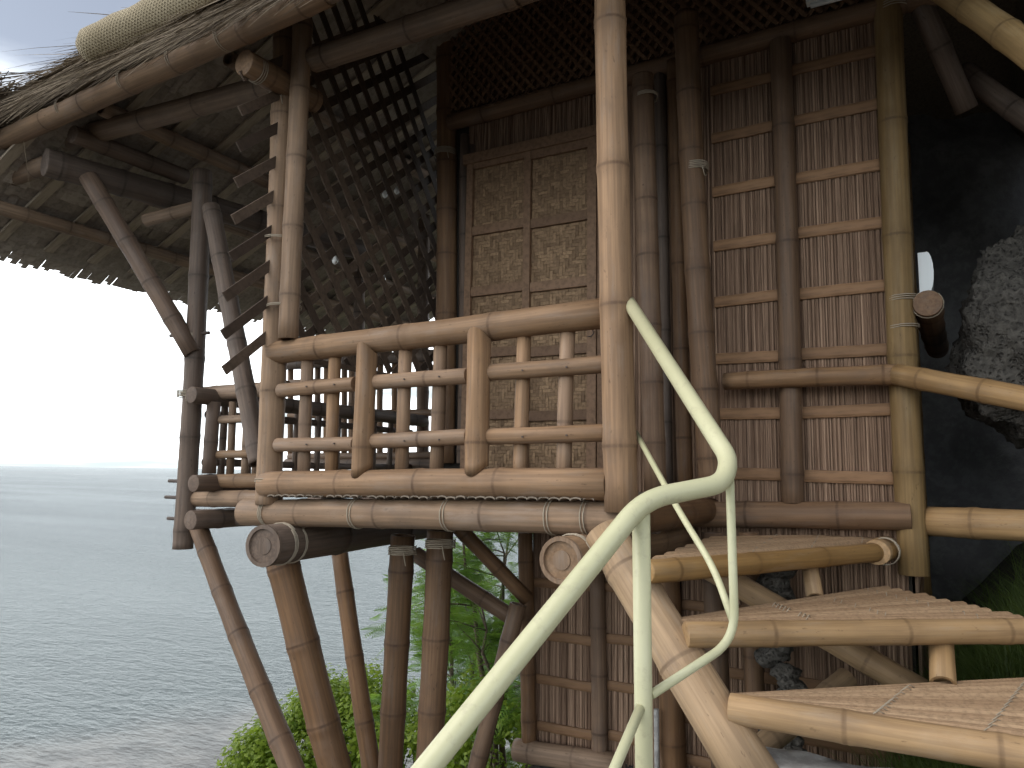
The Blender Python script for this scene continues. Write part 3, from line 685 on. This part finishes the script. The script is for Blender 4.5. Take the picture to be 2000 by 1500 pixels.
# --- right side: rails, logs, corner
hb('hand_bar', at(1415, 745, BW - 0.13), at(1758, 731, BW - 0.13), 0.046, 'tan', r1=0.05)
p0 = at(1752, 731, BW - 0.14); p1 = atd(2010, 782, p0.dot(cF) * 0 + 2.95)
hb('hand_bar', p0, p0 + (p1 - p0) * 2.6, 0.050, 'honey', r1=0.052)
p0 = at(1795, 1017, BW + 0.02); p1 = atd(2010, 1026, 3.2); hb('side_beam', p0, p0 + (p1 - p0) * 3.6, 0.070, 'honey', gap=0.35)
pl = at(1812, 592, BW - 0.10); hb('side_rail', pl, pl + Vector((0.05, 1.3, -0.02)), 0.062, 'brown', closed=(True, True))
lash(pl + Vector((0, 0.03, 0)), (0, 1, 0), 0.064, hut, 2, 0.012)
# --- roof
MF, ML = 1.10, 0.45
def zl(x): return 1.60 + ML * (x + 4.9)
EY, EZ = -0.46, 2.16
def zf(y): return EZ + MF * (y - EY)
hipx = lambda y: (zf(y) - 1.60) / ML - 4.9
roof = MB()
TH = 0.16
RY = 1.25; RZ = zf(RY); RX = hipx(RY)
XR = 1.75
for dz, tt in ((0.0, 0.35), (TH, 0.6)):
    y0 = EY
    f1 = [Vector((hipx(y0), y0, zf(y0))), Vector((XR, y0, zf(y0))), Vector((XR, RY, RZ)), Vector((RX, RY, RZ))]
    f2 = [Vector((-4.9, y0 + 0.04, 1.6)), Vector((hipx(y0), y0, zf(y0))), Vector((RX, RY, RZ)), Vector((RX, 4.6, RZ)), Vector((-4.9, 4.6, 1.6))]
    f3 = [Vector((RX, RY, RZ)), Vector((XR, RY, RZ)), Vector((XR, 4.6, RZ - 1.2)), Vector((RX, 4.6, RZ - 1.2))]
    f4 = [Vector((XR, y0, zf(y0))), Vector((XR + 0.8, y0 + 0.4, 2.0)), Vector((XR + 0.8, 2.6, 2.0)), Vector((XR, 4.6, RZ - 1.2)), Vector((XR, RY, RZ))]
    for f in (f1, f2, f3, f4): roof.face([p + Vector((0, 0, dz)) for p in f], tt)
rf = roof.build('roof', 'thatch', hut); rf['label'] = 'weathered palm thatch roof'
# shingle courses seen from below on the left slope
sh = MB(); x = -4.93; row = 0
while x < -1.0:
    y = EY + 0.05 + max(0, zl(x + 0.2) - EZ) / MF + rnd.uniform(0, 0.04); rt = rnd.uniform(0.2, 0.8)
    while y < 4.6:
        wd = rnd.uniform(0.035, 0.06); jag = rnd.uniform(-0.012, 0.012) if row else rnd.uniform(-0.05, 0.01)
        xa, xb = x + jag, x + 0.20; sag = 0.048 + rnd.uniform(-0.006, 0.006)
        tt = min(1, max(0, rt + rnd.uniform(-0.3, 0.3)))
        sh.face([(xa, y, zl(xa) - sag), (xb, y, zl(xb) - 0.006), (xb, y + wd, zl(xb) - 0.006), (xa + rnd.uniform(-0.005, 0.005), y + wd, zl(xa) - sag)], tt)
        y += wd * 0.97
    x += 0.105; row += 1
so_ = sh.build('shingle_course', 'nipa', rf); so_['kind'] = 'stuff'
y = -0.36
while y < 4.5:
    x0, x1 = -4.72, min(-1.0, hipx(y) - 0.1)
    p0, p1 = Vector((x0, y, zl(x0) - 0.060)), Vector((x1, y, zl(x1) - 0.060)); d = p1 - p0
    b_ = MB(); b_.box((d.length / 2, 0, 0), (d.length / 2, 0.034, 0.007), None, rnd.uniform(0.7, 1), 0.002)
    q = Vector((1, 0, 0)).rotation_difference(d.normalized()).to_matrix().to_4x4(); q.translation = p0; b_.build('roof_batten', 'rbatten', rf, q); y += 0.34
for x, r, y0 in ((-4.35, 0.050, -0.40), (-3.86, 0.045, 0.15), (-3.30, 0.050, -0.2), (-2.6, 0.05, 0.15)):
    hb('purlin', (x, y0, zl(x) - 0.068 - r), (x + 0.02, 4.4, zl(x) - 0.068 - r), r, 'grey')
pd = atz(88, 316, 1.90); pe = atz(425, 410, 1.90); hb('wall_plate', pd, pd + (pe - pd) * 2.2, 0.088, 'dark', closed=(True, True))
p0 = atz(172, 345, 1.86); hb('brace', p0, at(377, 690, 0.38), 0.058, 'dark')
hb('brace', atd(412, 405, 4.75), atd(506, 905, 4.15), 0.056, 'dark', r1=0.058)
# eave purlin and plates along the front
hb('eave_purlin', at(-40, 293, -0.40), at(640, -15, -0.40), 0.062, 'grey', gap=0.45)
ev2 = at(620, -10, -0.40); hb('eave_purlin', ev2, (XR, -0.40, ev2.z + 0.02), 0.062, 'grey')
hb('front_plate', at(122, 278, -0.12), at(562, 160, -0.02), 0.064, 'grey', gap=0.5, closed=(True, True))
hb('front_plate', at(612, 118, 0.02), at(1010, -14, 0.02), 0.064, 'grey', gap=0.5, closed=(True, True)); hb('front_plate', at(1000, -12, 0.03), (XR, 0.03, 2.24), 0.064, 'grey')
hb('front_plate', at(-60, 379, -0.20), at(100, 318, -0.20), 0.060, 'grey', closed=(True, True))
p = at(477, 122, -0.31); hb('tie_beam', p, p + Vector((0, 0.50, 0.02)), 0.066, 'grey', closed=(True, True)); lash(p + Vector((0, 0.09, 0)), (0, 1, 0), 0.064, hut, 3, 0.04)
p = at(142, 262, -0.25); hb('tie_beam', p, p + Vector((0, 0.8, 0.02)), 0.056, 'dark', closed=(True, True))
p0 = atz(285, 430, 1.72); hb('brace', p0, atz(400, 400, 1.80), 0.045, 'grey', closed=(True, True))
for x, y in ((250, 159), (345, 116), (440, 74), (130, 212)): lash(at(x, y, -0.40), (1, 0, 0), 0.064, hut, 2, 0.03)
# right slope rafters
p0, p1 = atd(1815, -40, 3.4), atd(2010, 105, 2.75); hb('rafter', p0, p0 + (p1 - p0) * 1.9, 0.055, 'yellow')
p0, p1 = at(1800, 10, BW), at(1888, 215, BW + 0.25); hb('brace', p0, p1, 0.055, 'dark')
p0, p1 = atd(1880, 140, 4.0), atd(2010, 235, 3.7); hb('rafter', p0, p0 + (p1 - p0) * 1.9, 0.055, 'dark')
# thatch: loose straw lying down the front slope and over the hip
st = MB()
def straw(p, d, L, wd, droop, tt):
    p = Vector(p); d = Vector(d).normalized(); sdv = d.cross(Vector((rnd.uniform(-1, 1), rnd.uniform(-1, 1), rnd.uniform(-1, 1)))).normalized() * wd
    pts = []
    for k in range(4):
        u = k / 3; pts.append(p + d * L * u + Vector((0, 0, -droop * u * u)))
    for k in range(3):
        w0, w1 = 1 - 0.3 * k, 1 - 0.3 * (k + 1)
        st.face([pts[k] - sdv * w0, pts[k] + sdv * w0, pts[k + 1] + sdv * w1, pts[k + 1] - sdv * w1], tt)
def thick(y): return 0.08 + 0.16 * min(1, max(0, (y - EY) / 0.30))
for i in range(9000):
    y = EY + rnd.uniform(-0.02, 0.75); x = rnd.uniform(max(-4.6, hipx(y) - 0.35), 0.5 if i % 4 else 2.2)
    z = zf(y) + rnd.uniform(0.35, 1.0) * thick(y)
    lay = Vector((rnd.gauss(-0.35, 0.35), -1, -MF * 0.95 + rnd.gauss(0, 0.12)))
    straw((x, y, z), lay, rnd.uniform(0.15, 0.5), rnd.uniform(0.002, 0.006), rnd.uniform(0, 0.05), rnd.random())
for i in range(3500):     # corner and hip, sticking out to the left
    u = rnd.random(); y = EY + rnd.uniform(-0.2, 0.5); x = hipx(max(y, EY)) - rnd.uniform(0.0, 0.9)
    z = zl(x) + rnd.uniform(0.06, 0.22)
    straw((x, y, z), (-1 + rnd.gauss(0, 0.3), rnd.gauss(-0.5, 0.4), -0.45 + rnd.gauss(0.05, 0.12)), rnd.uniform(0.15, 0.55), rnd.uniform(0.002, 0.006), rnd.uniform(0, 0.06), rnd.random())
for i in range(2600):     # ragged left eave
    y = rnd.uniform(-0.42, 4.6); x = -4.85
    straw((x, y, zl(x) + rnd.uniform(-0.02, 0.14)), (-1, rnd.gauss(0, 0.25), -0.5), rnd.uniform(0.05, 0.16), rnd.uniform(0.003, 0.008), 0.02, rnd.random())
so_ = st.build('thatch_straw', 'thatch', rf); so_['kind'] = 'stuff'
# net wrapped hip roll
p0, p1 = atd(172, 98, 4.15), atd(520, -70, 3.75); V = []; Fc = []; UV = []; seg = 28; n = 40; d = p1 - p0; L = d.length; d.normalize(); e = d.orthogonal().normalized(); f = d.cross(e)
p1 = p0 + d * 2.2; L = 2.2
for k in range(n + 1):
    u = k / n; r = 0.100 * min(1, 0.78 + u * 12) * (1 + 0.05 * math.sin(u * 23) + 0.03 * math.sin(u * 61))
    for j in range(seg):
        a = 2 * math.pi * j / seg; V.append(p0 + d * L * u + (e * math.cos(a) + f * math.sin(a)) * r * (1 + 0.03 * math.sin(3 * a + u * 9))); UV.append((a * 22, u * L * 300, 0))
for k in range(n):
    for j in range(seg): j2 = (j + 1) % seg; Fc.append((k * seg + j, k * seg + j2, (k + 1) * seg + j2, (k + 1) * seg + j))
Fc.append(tuple(reversed(range(seg)))); Fc.append(tuple(n * seg + j for j in range(seg)))
me = bpy.data.meshes.new('hip_roll'); me.from_pydata([tuple(v) for v in V], [], Fc); me.polygons.foreach_set('use_smooth', [True] * (len(Fc) - 2) + [False, False])
aa = me.attributes.new('uvn', 'FLOAT_VECTOR', 'POINT'); aa.data.foreach_set('vector', [c for q in UV for c in q]); me.update()
hr = link('hip_roll', me, 'net', rf); hr['label'] = 'beige net wrapped roll along the hip'

# ------------------------------------------------------------------ bamboo staircase
stair = tag(empty('bamboo_staircase', atd(1480, 1500, 2.1)), 'honey coloured bamboo steps fanning down from the hut to the right', 'stairs')
def sbam(name, p0, p1, r, mat='honey', **k): return bam(name, p0, p1, r, mat, stair, **k)
p0, p1 = atz(1180, 1040, -0.22), atz(1478, 1530, -0.90); sbam('stringer', p0, p1, 0.076, gap=0.40, r1=0.080)
def tread(nx0, ny0, nx1, ny1, z, r, A, B, C, D, ext=1.0, ns=12):
    n0, n1 = atz(nx0, ny0, z), atz(nx1, ny1, z); no = sbam('tread', n0, n0 + (n1 - n0) * ext, r, closed=(True, True), gap=0.42)
    zt = z + r * 0.80
    a, b2, c, d_ = (atz(*q, zt) for q in (A, B, C, D))      # front left, front right, back right, back left
    for k in range(ns):
        u0, u1 = k / ns, (k + 1) / ns
        l0, l1 = a.lerp(d_, u0), a.lerp(d_, u1); r0, r1 = b2.lerp(c, u0), b2.lerp(c, u1)
        sc = rnd.uniform(-0.02, 0.03); r0 = r0 + (r0 - l0).normalized() * sc; r1 = r1 + (r1 - l1).normalized() * sc
        b_ = MB(); m_ = 5; tt = rnd.random(); rows = []
        bend = rnd.uniform(-0.004, 0.004); up = rnd.uniform(0, 0.003)
        for i in range(m_ + 1):
            v = i / m_; q0, q1 = l0.lerp(r0, v), l1.lerp(r1, v); g = (q1 - q0) * 0.04
            hgt = min(0.012, (q1 - q0).length * 0.22)
            rows.append([q0 + g + Vector((0, 0, -0.004)), q0.lerp(q1, 0.25) + Vector((0, 0, hgt * 0.75 + up)), q0.lerp(q1, 0.5) + Vector((0, 0, hgt + up)), q0.lerp(q1, 0.75) + Vector((0, 0, hgt * 0.75 + up)), q1 - g + Vector((0, 0, -0.004))])
        for i in range(m_):
            for j in range(4): b_.face([rows[i][j], rows[i + 1][j], rows[i + 1][j + 1], rows[i][j + 1]], tt, True)
        for rw in (rows[0], rows[-1]): b_.face(rw + [rw[-1] + Vector((0, 0, -0.012)), rw[0] + Vector((0, 0, -0.012))], tt * 0.5)
        b_.face([rows[0][0] + Vector((0, 0, -0.012)), rows[m_][0] + Vector((0, 0, -0.012)), rows[m_][4] + Vector((0, 0, -0.012)), rows[0][4] + Vector((0, 0, -0.012))], tt * 0.5)
        b_.face([rows[0][0], rows[0][0] + Vector((0, 0, -0.012)), rows[m_][0] + Vector((0, 0, -0.012)), rows[m_][0]], tt * 0.5)
        b_.build('tread_slat', 'tread', no)
    # twine stitches across the slats
    for v in (0.35, 0.6, 0.85):
        b_ = MB()
        for k in range(ns):
            q0 = a.lerp(d_, k / ns).lerp(b2.lerp(c, k / ns), v); q1 = a.lerp(d_, (k + 1) / ns).lerp(b2.lerp(c, (k + 1) / ns), v)
            dd = (b2 - a).normalized() * 0.02
            if rnd.random() < 0.75: b_.tube([q0 + Vector((0, 0, 0.002)), q0.lerp(q1, 0.5) + dd + Vector((0, 0, 0.0165)), q1 + dd * 1.6 + Vector((0, 0, 0.004))], 0.0016, 4)
        b_.build('stitching', 'twine', no)['kind'] = 'stuff'
    return no
tread(1262, 1116, 1735, 1076, -0.33, 0.042, (1268, 1098), (1735, 1056), (1722, 1047), (1395, 1050), ns=7)
tread(1340, 1240, 2010, 1233, -0.52, 0.042, (1330, 1212), (2010, 1212), (1725, 1147), (1332, 1206), ns=11, ext=1.22)
e2 = atz(1340, 1240, -0.52).lerp(atz(2010, 1233, -0.52), 1.18); e3 = atz(1428, 1384, -0.71).lerp(atz(2010, 1476, -0.71), 1.42)
dr = e3 - e2; sbam('stringer', e2 - dr * 0.5 + Vector((0, 0, -0.10)), e3 + dr * 1.2 + Vector((0, 0, -0.14)), 0.07)
tread(1428, 1384, 2010, 1476, -0.71, 0.046, (1425, 1364), (2330, 1486), (2330, 1313), (1425, 1356), ns=12, ext=1.5)
def strut(x0, y0, z0, x1, y1, z1, r): sbam('strut', atz(x0, y0, z0), atz(x1, y1, z1), r, gap=0.6)
strut(1592, 1168, -0.49, 1580, 1098, -0.36, 0.034); strut(1842, 1338, -0.67, 1837, 1245, -0.55, 0.040)
sbam('stringer', atd(1385, 1110, 3.35), atd(1800, 1352, 2.85), 0.052); sbam('strut', atd(1480, 1465, 2.75), atd(1655, 1325, 2.95), 0.045, closed=(True, True))
pj = atz(1728, 1078, -0.33); sbam('bearer', pj + Vector((-0.03, -0.05, 0)), pj + Vector((0.03, 0.5, 0)), 0.056, 'honey', closed=(True, True)); lash(pj + Vector((0, 0.04, 0)), (0.1, 1, 0), 0.058, stair, 4, 0.04)

# ------------------------------------------------------------------ painted steel handrail
rail = tag(empty('steel_handrail', atd(1262, 1900, 1.85)), 'cream painted tubular steel handrail with bends in front of the steps', 'handrail')
def smooth_path(pts, rad, k=8):
    out = [pts[0]]
    for i in range(1, len(pts) - 1):
        a, b2, c = pts[i - 1], pts[i], pts[i + 1]; r = min(rad, (b2 - a).length * 0.45, (c - b2).length * 0.45)
        s, e = b2 + (a - b2).normalized() * r, b2 + (c - b2).normalized() * r
        for j in range(k + 1): u = j / k; out.append((1 - u) ** 2 * s + 2 * u * (1 - u) * b2 + u * u * e)
    out.append(pts[-1]); return out
def pipe(name, pts, r, rad=0.09):
    b_ = MB(); b_.tube(smooth_path(pts, rad), r, 20); return b_.build(name, 'paint', rail)
pipe('handrail', [atd(1228, 590, 2.92), atd(1425, 898, 2.02), atd(1412, 945, 1.94), atd(1258, 975, 1.84), atd(835, 1500, 1.43), atd(560, 1840, 1.25)], 0.0255, 0.075)
pipe('post', [atd(1252, 1000, 1.84), atd(1263, 1900, 1.84)], 0.0225)
pipe('lower_rail', [atd(1242, 845, 2.9), atd(1330, 1005, 2.4), atd(1395, 1110, 2.2), atd(1432, 1215, 2.05)], 0.0105, 0.25)
pipe('lower_rail', [atd(1425, 925, 1.98), atd(1436, 1250, 1.96), atd(1272, 1357, 1.84)], 0.0115, 0.08)
pipe('lower_rail', [atd(1252, 1380, 1.83), atd(1205, 1490, 1.68), atd(1060, 1830, 1.5)], 0.0125, 0.05)

# ------------------------------------------------------------------ rocks, concrete
def rock(name, c, rad, seed, mat, sub=5, amp=0.28, fine=0.05):
    bm = bmesh.new(); bmesh.ops.create_icosphere(bm, subdivisions=sub, radius=1.0)
    for v in bm.verts:
        p = v.co.copy(); q = p * 1.3 + Vector((seed, seed * 2, 0))
        dsp = amp * noise.noise(q) + amp * 0.5 * noise.noise(q * 2.3) + fine * noise.noise(q * 6) + fine * 0.8 * noise.noise(q * 14) - fine * abs(noise.noise(q * 9)) * 1.5
        p *= 1 + dsp; v.co = Vector((p.x * rad[0], p.y * rad[1], p.z * rad[2]))
    me = bpy.data.meshes.new(name); bm.to_mesh(me); bm.free(); me.polygons.foreach_set('use_smooth', [True] * len(me.polygons)); me.update()
    return link(name, me, mat, None, Matrix.Translation(c))
c = atd(2085, 668, 3.7); tag(rock('coral_boulder', c, (0.50, 0.46, 0.60), 3.1, 'coral', 6), 'big grey pitted coral boulder right of the hut', 'rock')
c = atz(1610, 1590, -0.95); bm = bmesh.new(); bmesh.ops.create_cube(bm, size=1.0)
bmesh.ops.subdivide_edges(bm, edges=bm.edges[:], cuts=10, use_grid_fill=True)
for v in bm.verts:
    p = v.co; k = max(abs(p.x), abs(p.y)); rr = 0.5 - 0.09 * max(0, (p.z + 0.5) - 0.75) * 4 * (1 if k > 0.42 else 0)
    p.x *= rr * 2; p.y *= rr * 2; p += Vector((noise.noise(p * 5), noise.noise(p * 5 + Vector((3, 0, 0))), noise.noise(p * 4 + Vector((0, 7, 0))) * 0.6)) * 0.03
    v.co = Vector((p.x * 0.50, p.y * 0.42, p.z * 0.9))
me = bpy.data.meshes.new('concrete_block'); bm.to_mesh(me); bm.free(); me.polygons.foreach_set('use_smooth', [True] * len(me.polygons)); me.update()
cb = tag(link('concrete_block', me, 'concrete', None, Matrix.Translation((c.x, c.y, -1.30))), 'pale rough concrete footing at the foot of the stairs', 'concrete block')
# coral rubble pillar seen between the treads
rp = empty('rubble_pillar', (atd(1525, 1300, 3.3).x, atd(1525, 1300, 3.3).y, -1.5)); tag(rp, 'rough coral stone pillar behind the steps', 'pillar')
cc0 = atd(1525, 1300, 3.3)
for k in range(26):
    s_ = rnd.uniform(0.035, 0.06); r_ = rock('stone', (cc0.x + rnd.uniform(-0.06, 0.06), cc0.y + rnd.uniform(-0.06, 0.06), -1.45 + k * 0.042), (s_ * 1.4, s_ * 1.2, s_), k * 1.7, 'coral', 3, 0.35, 0.1)
    W = r_.matrix_basis.copy(); r_.parent = rp; r_.matrix_basis = rp.matrix_basis.inverted() @ W
# cliff on the right, behind the hut
V = []; Fc = []; nu, nv = 95, 60
for j in range(nv + 1):
    for i in range(nu + 1):
        u = i / nu; v = j / nv
        ang = R(150) - u * R(200); cx, cy = 0.9, 1.2
        rad = 2.4 + 0.7 * u + 0.25 * v
        px, py, pz = cx + rad * math.cos(ang) * 1.0 + 0.4, cy + rad * math.sin(ang) + 0.3, -2.2 + 6.0 * v
        q = Vector((px, py, pz)); dn = noise.noise(q * 0.8) * 0.45 + noise.noise(q * 2.4) * 0.2 + noise.noise(q * 7) * 0.06
        V.append((px + math.cos(ang) * dn, py + math.sin(ang) * dn, pz + 0.3 * noise.noise(q * 1.1 + Vector((9, 0, 0)))))
for j in range(nv):
    for i in range(nu): a = j * (nu + 1) + i; Fc.append((a, a + 1, a + nu + 2, a + nu + 1))
me = bpy.data.meshes.new('cliff'); me.from_pydata(V, [], Fc); me.polygons.foreach_set('use_smooth', [True] * len(Fc)); me.update()
tag(link('cliff', me, 'cliff'), kind='structure')

# ------------------------------------------------------------------ lamps and small things
wl = empty('wall_lamp', at(1800, 575, BW + 0.0)); tag(wl, 'white plastic lamp on the side of the hut corner post', 'lamp')
b_ = MB(); c0 = at(1797, 535, BW + 0.02); prof = []
for k in range(9): a = -math.pi / 2 + math.pi * k / 8; prof.append((0.030 + 0.028 * math.cos(a), 0.105 * math.sin(a)))
for k in range(8):
    for s in (0,):
        (x0, z0), (x1, z1) = prof[k], prof[k + 1]
        b_.face([(c0.x + x0, c0.y - 0.02, c0.z + z0), (c0.x + x0, c0.y + 0.2, c0.z + z0), (c0.x + x1, c0.y + 0.2, c0.z + z1), (c0.x + x1, c0.y - 0.02, c0.z + z1)], 0.5, True)
b_.face([(c0.x + x, c0.y - 0.02, c0.z + z) for x, z in prof], 0.5); b_.face([(c0.x + x, c0.y + 0.2, c0.z + z) for x, z in prof], 0.5)
b_.build('lamp_shade', 'whiteplastic', wl); b_ = MB(); b_.box((c0.x + 0.012, c0.y + 0.09, c0.z), (0.018, 0.115, 0.10)); b_.build('lamp_base', 'whiteplastic', wl)
cl = empty('strip_lamp', at(1610, -8, BW - 0.12)); tag(cl, 'white strip lamp above the reed wall under the roof', 'lamp')
p0, p1 = at(1575, 2, BW - 0.13), at(1760, -48, BW - 0.13); b_ = MB(); d = p1 - p0; q = Vector((1, 0, 0)).rotation_difference(d.normalized()).to_matrix()
b_.box((p0 + p1) / 2, (d.length / 2, 0.025, 0.022), q); b_.build('lamp_body', 'whiteplastic', cl)
b_ = MB(); b_.tube([p0 + Vector((0.02, 0, -0.034)), p1 + Vector((-0.02, 0, -0.034))], 0.013, 10); b_.build('lamp_tube', 'whiteplastic', cl)
bp_ = tag(empty('plastic_pipe', at(1283, 1520, YL - 0.15)), 'thin grey plastic pipe against the lower reed wall', 'pipe')
b_ = MB(); b_.tube([at(1284, 1560, YL - 0.15), at(1282, 1385, YL - 0.15)], 0.014, 12); b_.build('pipe_run', 'concrete', bp_)
sg = tag(empty('string_light', atx(660, 500, -2.2)), 'string of small bulbs hanging behind the lattice screen', 'string light')
pts = [atx(620, 470, -2.3), atx(655, 500, -2.3), atx(705, 505, -2.3), atx(748, 535, -2.3), atx(800, 520, -2.3)]
b_ = MB(); b_.tube(pts, 0.003, 5); b_.build('wire', 'peg', sg)
for p in (pts[1], pts[3], atx(752, 372, -2.3), atx(775, 365, -2.3)):
    b_ = MB(); b_.tube([p + Vector((0, 0, k)) for k in (0.0, -0.015, -0.03, -0.045, -0.058)], [0.008, 0.014, 0.022, 0.018, 0.004], 10); b_.build('bulb', 'glass', sg)

# ------------------------------------------------------------------ vegetation
def limb(b_, p0, p1, r0, r1, n=6, wob=0.06):
    pts = []; L = (Vector(p1) - Vector(p0)).length
    for k in range(n + 1):
        u = k / n; q = Vector(p0).lerp(Vector(p1), u)
        if 0 < k < n: q += Vector((rnd.uniform(-1, 1), rnd.uniform(-1, 1), rnd.uniform(-1, 1))) * wob * L * 0.3
        pts.append(q)
    b_.tube(pts, [r0 + (r1 - r0) * k / n for k in range(n + 1)], 8); return pts
def frond(b_, p, d, L, tt):
    """a doubly feathered leaf: rachis with pairs of narrow leaflets"""
    d = Vector(d).normalized(); sd = d.cross(Vector((0, 0, 1)));
    if sd.length < 0.1: sd = Vector((1, 0, 0))
    sd.normalize(); roll = rnd.uniform(-0.5, 0.5); sd = (Matrix.Rotation(roll, 3, d) @ sd)
    n = 13
    for k in range(1, n):
        u = k / n; q = p + d * L * u + Vector((0, 0, -0.35 * L * u * u)); ll = L * 0.30 * math.sin(math.pi * (0.15 + 0.8 * u)); wd = L * 0.030
        for s in (-1, 1):
            e = q + (sd * s + d * 0.45 + Vector((0, 0, -0.15))).normalized() * ll; wv = d * wd
            b_.face([q - wv * 0.5, q + wv * 0.6, e + wv * 0.3, e - wv * 0.1], min(1, max(0, tt + rnd.uniform(-0.15, 0.15))))
def feathery(base, tips, label, nfr, spread, L=0.26):
    t_ = tag(empty('feathery_tree', base), label, 'tree', 'light green feathery trees behind the stilts'); tb = MB(); cbm = MB(); ends = []
    for tp, r0 in tips:
        pts = limb(tb, base, tp, r0, r0 * 0.25, 9, 0.05)
        for k in range(3, 10):
            for _ in range(2):
                e = pts[k] + Vector((rnd.uniform(-1, 1), rnd.uniform(-1, 1), rnd.uniform(0.0, 0.9))) * spread
                limb(tb, pts[k], e, r0 * 0.22, r0 * 0.06, 4, 0.1); ends.append((pts[k], e))
    for i in range(nfr):
        a, e = rnd.choice(ends); u = rnd.uniform(0.2, 1.05); p = a.lerp(e, u) + Vector((rnd.gauss(0, 1), rnd.gauss(0, 1), rnd.gauss(0, 1))) * 0.07
        d = (e - a).normalized() + Vector((rnd.uniform(-1, 1), rnd.uniform(-1, 1), rnd.uniform(-0.7, 0.5)))
        frond(cbm, p, d, L * rnd.uniform(0.7, 1.2), rnd.random())
    tb.build('trunk', 'bark', t_); cbm.build('crown', 'feather', t_); return t_
base = atd(985, 1620, 7.0)
feathery(base, [(atd(905, 1060, 7.2), 0.045), (atd(985, 1080, 7.4), 0.04), (atd(940, 1180, 6.8), 0.035)], 'feathery light green tree nearest the lower reed wall', 1500, 0.62)
base = atd(900, 1680, 9.2)
feathery(base, [(atd(870, 1150, 9.2), 0.05), (atd(940, 1130, 9.5), 0.045), (atd(1000, 1010, 9.6), 0.045), (atd(845, 1240, 9.0), 0.035)], 'feathery light green tree farther back between the stilts', 2000, 0.75, 0.3)
def bush(c, rad, nl, label, size=0.075, group='broad leaved bushes below the hut', z0=None):
    c = Vector(c); bs = tag(empty('broadleaf_bush', (c.x, c.y, c.z - rad[2] * 1.25)), label, 'bush', group); tb = MB(); cm = MB(); ends = []
    b0 = Vector((c.x, c.y, c.z - rad[2] * 1.6))
    cl_ = []
    for k in range(26):
        v = Vector((rnd.gauss(0, 1), rnd.gauss(0, 1), rnd.gauss(0.25, 0.8))).normalized() * rnd.uniform(0.55, 1.0); q = c + Vector((v.x * rad[0], v.y * rad[1], v.z * rad[2])); cl_.append((q, v))
        if k < 12: limb(tb, b0, q, 0.03, 0.006, 6, 0.12)
    for i in range(nl):
        q, v = rnd.choice(cl_); s = 0.32 * (rad[0] + rad[2]) / 2
        g = Vector((rnd.gauss(0, 1), rnd.gauss(0, 1), rnd.gauss(0, 0.8))); g = g.normalized() * rnd.random() ** 0.4 * s * 1.1; p = q + g
        nrm = (g.normalized() + Vector((0, 0, 0.9)) + Vector((rnd.uniform(-0.6, 0.6), rnd.uniform(-0.6, 0.6), 0))).normalized()
        t1 = nrm.orthogonal().normalized(); t1 = Matrix.Rotation(rnd.uniform(0, 6.28), 3, nrm) @ t1; t2 = nrm.cross(t1); L = size * rnd.uniform(0.6, 1.2); W_ = L * 0.30
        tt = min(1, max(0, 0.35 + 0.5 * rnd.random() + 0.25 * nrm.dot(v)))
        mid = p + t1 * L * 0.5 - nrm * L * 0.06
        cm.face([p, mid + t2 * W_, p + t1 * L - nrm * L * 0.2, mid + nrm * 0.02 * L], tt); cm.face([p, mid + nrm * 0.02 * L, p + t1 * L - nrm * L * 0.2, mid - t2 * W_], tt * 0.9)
    tb.build('stem', 'bark', bs); cm.build('crown', 'leaf', bs)
bush(atd(600, 1470, 9.0), (0.92, 0.85, 0.68), 9000, 'bright green round bush at the foot of the leftmost stilt')
bush(atd(705, 1430, 9.6), (0.80, 0.8, 0.85), 8500, 'bright green bush rising between the second and third stilts')
bush(atd(800, 1500, 8.4), (0.5, 0.6, 0.62), 4500, 'leafy green bush low between the two vertical stilts')
bush(atd(965, 1460, 6.6), (0.62, 0.6, 0.55), 4200, 'dark leafy bush left of the lower reed wall', 0.06)
bush(atd(520, 1545, 9.0), (0.60, 0.6, 0.50), 4000, 'low yellow green bush nearest the water, farthest left')
# grass on the bank
gr = MB()
def blades(cx, cy, n, spread, hmin, hmax):
    for i in range(n):
        x, y = cx + rnd.gauss(0, spread), cy + rnd.gauss(0, spread); z = height(x, y); h = rnd.uniform(hmin, hmax); a = rnd.uniform(0, 6.28); ln = rnd.uniform(0.2, 0.8) * h
        wv = Vector((math.cos(a + 1.57), math.sin(a + 1.57), 0)) * rnd.uniform(0.002, 0.005); p = Vector((x, y, z - 0.02)); tt = rnd.random(); pv = p
        for k in range(3):
            u = (k + 1) / 3; q = p + Vector((math.cos(a) * ln * u * u, math.sin(a) * ln * u * u, h * (u - 0.25 * u * u))); w0, w1 = 1 - k / 3, 1 - (k + 1) / 3
            gr.face([pv - wv * w0, pv + wv * w0, q + wv * w1, q - wv * w1] if k < 2 else [pv - wv * w0, pv + wv * w0, q], tt); pv = q
for px, py, d, n, s in ((1900, 1330, 3.0, 900, 0.22), (1980, 1300, 3.0, 900, 0.25), (1850, 1500, 2.4, 600, 0.2), (1960, 1520, 2.3, 700, 0.2), (1930, 1170, 3.5, 400, 0.25), (1750, 1480, 2.6, 400, 0.2), (1990, 1120, 3.7, 700, 0.35), (1930, 1230, 3.3, 600, 0.25), (1700, 1440, 2.9, 400, 0.15)):
    p = atd(px, py, d); blades(p.x, p.y, n * 2, s, 0.18, 0.5)
tag(gr.build('bank_grass', 'grass'), 'dark green grass on the bank under the steps', 'grass', kind='stuff')
